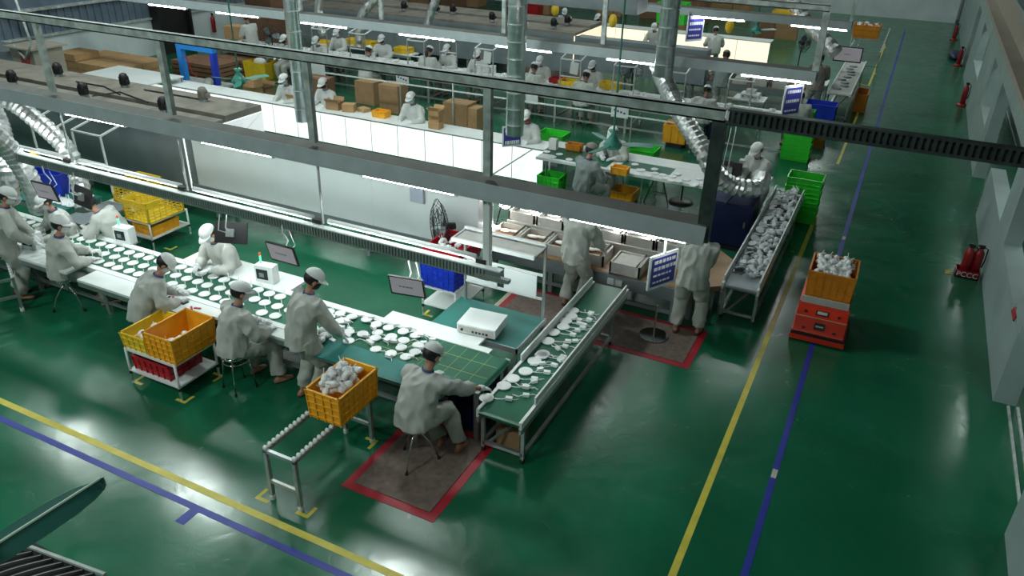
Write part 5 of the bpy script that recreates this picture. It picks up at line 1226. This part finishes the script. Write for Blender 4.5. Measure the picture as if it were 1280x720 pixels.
# far right station + conveyor of the next row
belt2('belt_conveyor', 'far pale conveyor with small grey parts beside the upper right aisle', -1.62, -1.02, 22.3, 27.2, .78, None, (22.5, 26.6), 'tray')
copies(MB().tube([(0, 0, 0), (0, 0, .03)], [.12, .10], 12).build('dark_part', M['midgrey']), [((-1.32 + U(-.12, .12), 22.8 + k * .42, .785), (0, 0, 0)) for k in range(9)], 'dark grey round part on the far pale conveyor', 'part', 'round parts on the far conveyor')
crate('yellow crate beside the far pale conveyor', (-.82, 24.2, 0), .3, .9, .5, 0, 'orange', 2, 4, 2)
monitor(1060, 68, 1.45, R_(0), R_(0), 'bright white monitor at the far right station', True, .75, .42)
roller_stand((-1.25, 29.5, 0), 1.0, 5.5, .75, 0, 'aluminium frame with orange crate at the far right', 10)
crate('orange crate with white parts on the far right frame', (-1.45, 32.2, .76), .9, .7, .45, 0, 'orange', 5, 4, 2)
copies(proto_lump(), [((-1.45 + U(-.35, .35), 32.2 + U(-.25, .25), 1.14 + U(0, .1)), (U(-1, 1), U(-1, 1), U(0, 6))) for k in range(24)], 'white part heaped in the orange crate at far right', 'wrapped part', 'parts in the far orange crate')
wt(-2.5, 23.4, -1.75, 24.2, 'small table under the far right station monitor', legs=True)
# upper right clutter beyond the cream panels
for i, (a, b, z, w_, d, h, mt, lb) in enumerate((
    (979, 44, .1, 1.1, .9, .7, 'card', 'tan carton beneath the yellow crate near the pale duct'), (955, 46, 0, .8, .7, .9, 'card2', 'brown carton left of the tan one near the pale duct'),
    (862, 28, 0, 1.5, 1.0, 1.1, 'card2', 'stack block of brown cartons beyond the cream panels'), (822, 22, 0, 1.5, .9, 1.3, 'card2', 'brown carton row behind the square duct end'),
    (900, 14, 0, 3.0, 1.0, 1.0, 'card3', 'pale carton row along the upper edge'), (765, 18, 0, 1.2, .8, .9, 'card', 'carton behind the capped worker at top centre'),
    (680, 16, 0, .9, .9, .9, 'card', 'open tan carton beside the yellow hanging lamp'), (660, 10, 0, .9, .8, .7, 'card3', 'carton by the red tub at top centre'),
    (585, 6, 0, 1.6, 1.0, .5, 'card', 'flat cartons behind the far enclosure'), (560, 8, 0, 1.5, 1.0, 1.3, 'card2', 'brown carton stack behind the far enclosure, left of the duct'), (530, 4, 0, 1.2, .9, 1.1, 'card3', 'carton behind the far roof motors'))):
    v = at(a, b, z); box(lb, (v.x, v.y, 0), w_, d, h, U(-.1, .1), mt)
crate('yellow crate on the tan carton near the pale duct', tuple(at(979, 44, .1))[:2] + (.705,), 1.05, .8, .35, 0, 'lemon', 3, 2, 0)
crate('bright green crate standing up beyond the cream panels', (-8.2, 30.3, .9), 1.1, .7, .75, 0, 'green', 3, 2, 2)
solo(MB().bx(-8.8, 29.9, 0, -7.6, 30.7, .9), 'pallet_box', M['card2'], 'brown pallet box under the bright green crate', 'carton')
crate('red tub at top centre right of the central duct', at(664, 18, 0), .9, .6, .4, 0, 'red', 3, 2, 0)
for a, b, lb in ((694, 12, 'yellow hanging lamp at top centre'), (766, 26, 'small yellow hanging lamp below the square duct'), (912, 33, 'yellow hanging lamp beside the green fan')):
    v = at(a, b, 1.9); tt = thing('hanging_bulb', lb, 'lamp', v); MB().ell((0, 0, 0), (.13, .13, .2), 12, 8).build('bulb', M['lemon'], tt, True); MB().cyl((0, 0, .15), (0, 0, 7.0), .01).build('cord', M['black'], tt)
# white roll door block at the far right end
tt = thing('white_partition', 'pale grey partition block standing at the far end of the aisle', 'partition', (-1.0, 44.0, 0)); MB().bx(-4, 0, 0, 2.8, .3, 2.2).build('board', M['wallwhite'], tt)

# ================================================================== PACKING TABLE THINGS
def tb(a, b, z, w_, d, h, lb, mt='card3', fl=False, rz=0): v = at(a, b, z); return box(lb, v, w_, d, h, rz, mt, fl)
tb(419, 136, .752, .34, .25, .18, 'open brown box right of the black-masked packer', 'card', True, .1)
tb(437, 139, .752, .28, .22, .18, 'closed tan box second from the black-masked packer', 'card3', False, .3)
tb(455, 139, .752, .26, .2, .08, 'flattened tan box lid on the skirted table', 'card3', False, -.3)
tb(369, 127, .752, .28, .24, .12, 'open box on the skirted table before the leftmost packer', 'card3', True)
tb(545, 160, .752, .26, .22, .14, 'lower small box of the stack beside the third packer', 'card3')
tb(545, 151, .894, .26, .22, .14, 'middle small box of the stack beside the third packer', 'card3')
tb(545, 144, 1.036, .26, .22, .12, 'open top box of the stack beside the third packer', 'card3', True)
crate('small yellow tub on the skirted table left of the third packer', at(477, 146, .752), .34, .24, .14, 0, 'yellow', 2, 2, 0)
tb(493, 138, .0, .6, .5, .72, 'folded brown carton behind the yellow tub', 'card')
tb(575, 157, .0, .7, .5, .62, 'flat cartons stacked right of the small boxes', 'card')
tb(590, 160, .0, .5, .4, .55, 'half open carton right of the flat stack', 'card3')
tb(463, 128, 0, .62, .5, .62, 'tall brown carton with label behind the packers', 'card')
tb(399, 118, 0, .8, .5, .5, 'reddish carton behind the black-masked packer', 'card2')
tb(317, 108, .42, .36, .34, .22, 'upper tan carton at left end of the skirted table', 'card3')
tb(317, 116, .18, .38, .36, .23, 'lower tan carton at left end of the skirted table', 'card3')
solo(MB().bx(-.2, -.2, 0, .2, .2, .18), 'low_pallet', M['card2'], 'low pallet under the tan cartons', 'pallet').location = tuple(at(317, 116, .18))[:2] + (0,)
tb(330, 120, 0, .5, .4, .3, 'open flat carton right of the tan pair', 'card', True)
crate('large lemon tub with white bag behind the leftmost packer', at(328, 97, 0), .85, .6, .5, 0, 'lemon', 2, 2, 0)
solo(MB().ell(at(325, 77, .5), (.22, .16, .12), 12, 8), 'white_bag', M['maskw'], 'white plastic bag in the lemon tub', 'bag', smooth=True)
tb(388, 150, 0, .1, .1, .1, 'tiny carton scrap on the floor', 'card') if 0 else None
# stacked wood slabs at upper left
v0 = at(150, 95, .1)
k = 0
for lv in range(3):
    for i in range(3):
        for j in range(2):
            solo(MB().bx(0, 0, 0, .80, .78, .19), 'foam_block', M['card3'], 'tan block in the big flat stack at upper left, %s layer' % ['bottom', 'middle', 'top'][lv], 'block', 'tan blocks stacked at upper left').location = (-20.9 + i * .83, 14.6 + j * .8, .26 + lv * .20)
solo(MB().bx(-21.4, 14.15, 0, -18.75, 15.85, .25), 'wooden_pallet', M['card2'], 'pallet under the tan block stack', 'pallet')
solo(MB().bx(-21.3, 14.2, .86, -20.5, 14.98, 1.05), 'foam_block', M['card3'], 'single tan block on top of the upper left stack', 'block')
wt(-19.0, 13.2, -16.6, 14.4, 'white table top beyond the dusty roof near the tan blocks', legs=True, z=.9)
# beige cabinet with red plate at far left
t = thing('beige_cabinet', 'beige machine cabinet with small red plate at the far left', 'cabinet', (-19.75, 12.4, 0)); MB().bx(-.45, -.1, 0, .45, .7, 1.6).build('body', M['beige'], t); MB().bx(-.05, -.13, 1.2, .25, -.1, 1.42).build('red_plate', M['red'], t)
MB().bx(-.55, -.2, 1.6, .55, .8, 1.64).build('lid', M['beige'], t); MB().bx(-2.6, -.1, 0, -.47, .7, 1.45).build('side_unit', M['midgrey'], t)
solo(MB().tube([(-20.0, 12.3, 1.66), (-19.5, 12.2, 1.4), (-19.1, 12.2, 1.8), (-19.3, 12.2, 3.0)], .03, 8), 'cable', M['galv'], 'thick looping cable above the beige cabinet', 'cable', smooth=True)
# blue arch machine
v = at(262, 125, 0); t = thing('strapping_machine', 'bright blue arch strapping machine behind the dusty enclosure roof', 'machine', (v.x + .1, v.y - .3, 0)); t.scale = (.85, .9, .80)
MB().bx(-.9, -.35, .0, .95, .35, .62).build('base', M['navy'], t); MB().bx(-.95, -.4, .62, 1.0, .4, .70).build('table', M['tray'], t)
MB().bx(-.75, -.08, .7, -.55, .08, 1.75).build('arch_post', M['bluearm'], t); MB().bx(.65, -.08, .7, .80, .08, 1.75).build('arch_post', M['blue'], t); MB().bx(-.75, -.08, 1.75, .80, .08, 1.90).build('arch_top', M['bluearm'], t)
MB().tube([(-.5, -.1, 1.5), (-.3, -.15, 1.55), (-.15, -.15, 1.1), (.1, -.15, .9)], .018, 8).build('red_hose', M['red'], t, True)
MB().ell((.6, -.2, .85), (.16, .12, .14), 10, 8).build('motor_cover', M['tray'], t, True)
# pallets of flat board
for i, (a, b, w_, lb) in enumerate(((258, 88, 1.8, 'brown pallet of boards behind the blue machine'), (300, 82, 1.2, 'second brown pallet stack right of the blue machine'))):
    v = at(a, b, .2); t = thing('pallet_stack', lb, 'pallet', (v.x, v.y, 0))
    for k in range(4): MB().bx(-w_ / 2, -.5, .02 + k * .13, w_ / 2, .5, .12 + k * .13).build('board_pack', M['card2'], t)
# cartons near left spiral duct
for i, (a, b, z, w_, h, lb) in enumerate(((332, 55, 0, .95, .7, 'lower brown carton of the stack beside the left spiral duct'), (345, 55, .0, .9, .7, 'second lower brown carton beside the spiral duct'),)):
    v = at(a, b, 0); box(lb, (v.x, v.y, 0), w_, .8, h, 0, 'card2'); box(lb.replace('lower', 'upper'), (v.x, v.y, h + .004), w_, .8, .6, 0, 'card2')
v = at(338, 55, 0); box('top brown carton of the stack beside the left spiral duct', (v.x, v.y, 1.31), 1.2, .8, .45, 0, 'card2')
# carried carton
v = Vector(pc.location); q = at(304, 40, 1.15); box('tan carton held by the person near the left wall', (v.x - .5, v.y - .1, .95), .62, .5, .38, .3, 'card3')
# yellow trays by the far-side workers
for a, b, lb in ((407, 58, 'yellow tray near the left white duct'), (443, 55, 'yellow basket beside the duct at the long table'), (460, 58, 'second yellow basket beside the duct'), (505, 66, 'flat yellow tray behind the long table'), (763, 111, 'yellow tub on the long table before the black fan'), (712, 108, 'yellow tub on long table between two workers')):
    crate(lb, at(a, b, .76), .5, .38, .16, 0, 'lemon', 3, 2, 1)
crate('red tub on the long table by the station frame', at(698, 104, .76), .42, .32, .14, 0, 'red', 2, 2, 0)
for i, (a, b) in enumerate(((407, 58), (443, 55), (505, 66))):
    v = at(a, b, .76); wt(v.x - .4, v.y - .25, v.x + (.9 if i == 1 else .4), v.y + .25, ['small side table under the yellow tray by the left white duct', 'side table under the two yellow baskets', 'side table under the flat yellow tray'][i], z=.755, legs=True)
v = at(938, 122, .76); wt(v.x - .4, v.y - .3, v.x + .4, v.y + .3, 'small table under the white instrument with grey top unit', z=.755, legs=True)
v = at(917, 228, .85); solo(MB().bx(v.x - .14, v.y - .1, 0, v.x + .14, v.y + .1, .848), 'basket_stand', M['midgrey'], 'slim stand under the small blue basket', 'stand')
# rail across in front of long table, thin white rod
solo(MB().bar(at(400, 90, 1.0), at(855, 155, 1.0), .03), 'guard_rod', M['white'], 'thin white rod running in front of the long assembly table', 'rod')
for a, b in ((500, 104), (650, 126), (790, 145)):
    v = at(a, b, 1.0); solo(MB().bx(v.x - .015, v.y - .015, 0, v.x + .015, v.y + .015, .985), 'rod_post', M['alu'], 'slim post holding the thin white rod', 'post', 'posts of the thin white rod')
t = thing('bent_rack', 'white bent tube rack standing beside the flat cartons', 'rack', at(567, 160, .0)); MB().tube([(0, 0, 0), (0, 0, 1.25), (.1, 0, 1.32), (1.0, .1, 1.32)], .025, 8).build('tube', M['white'], t, True)
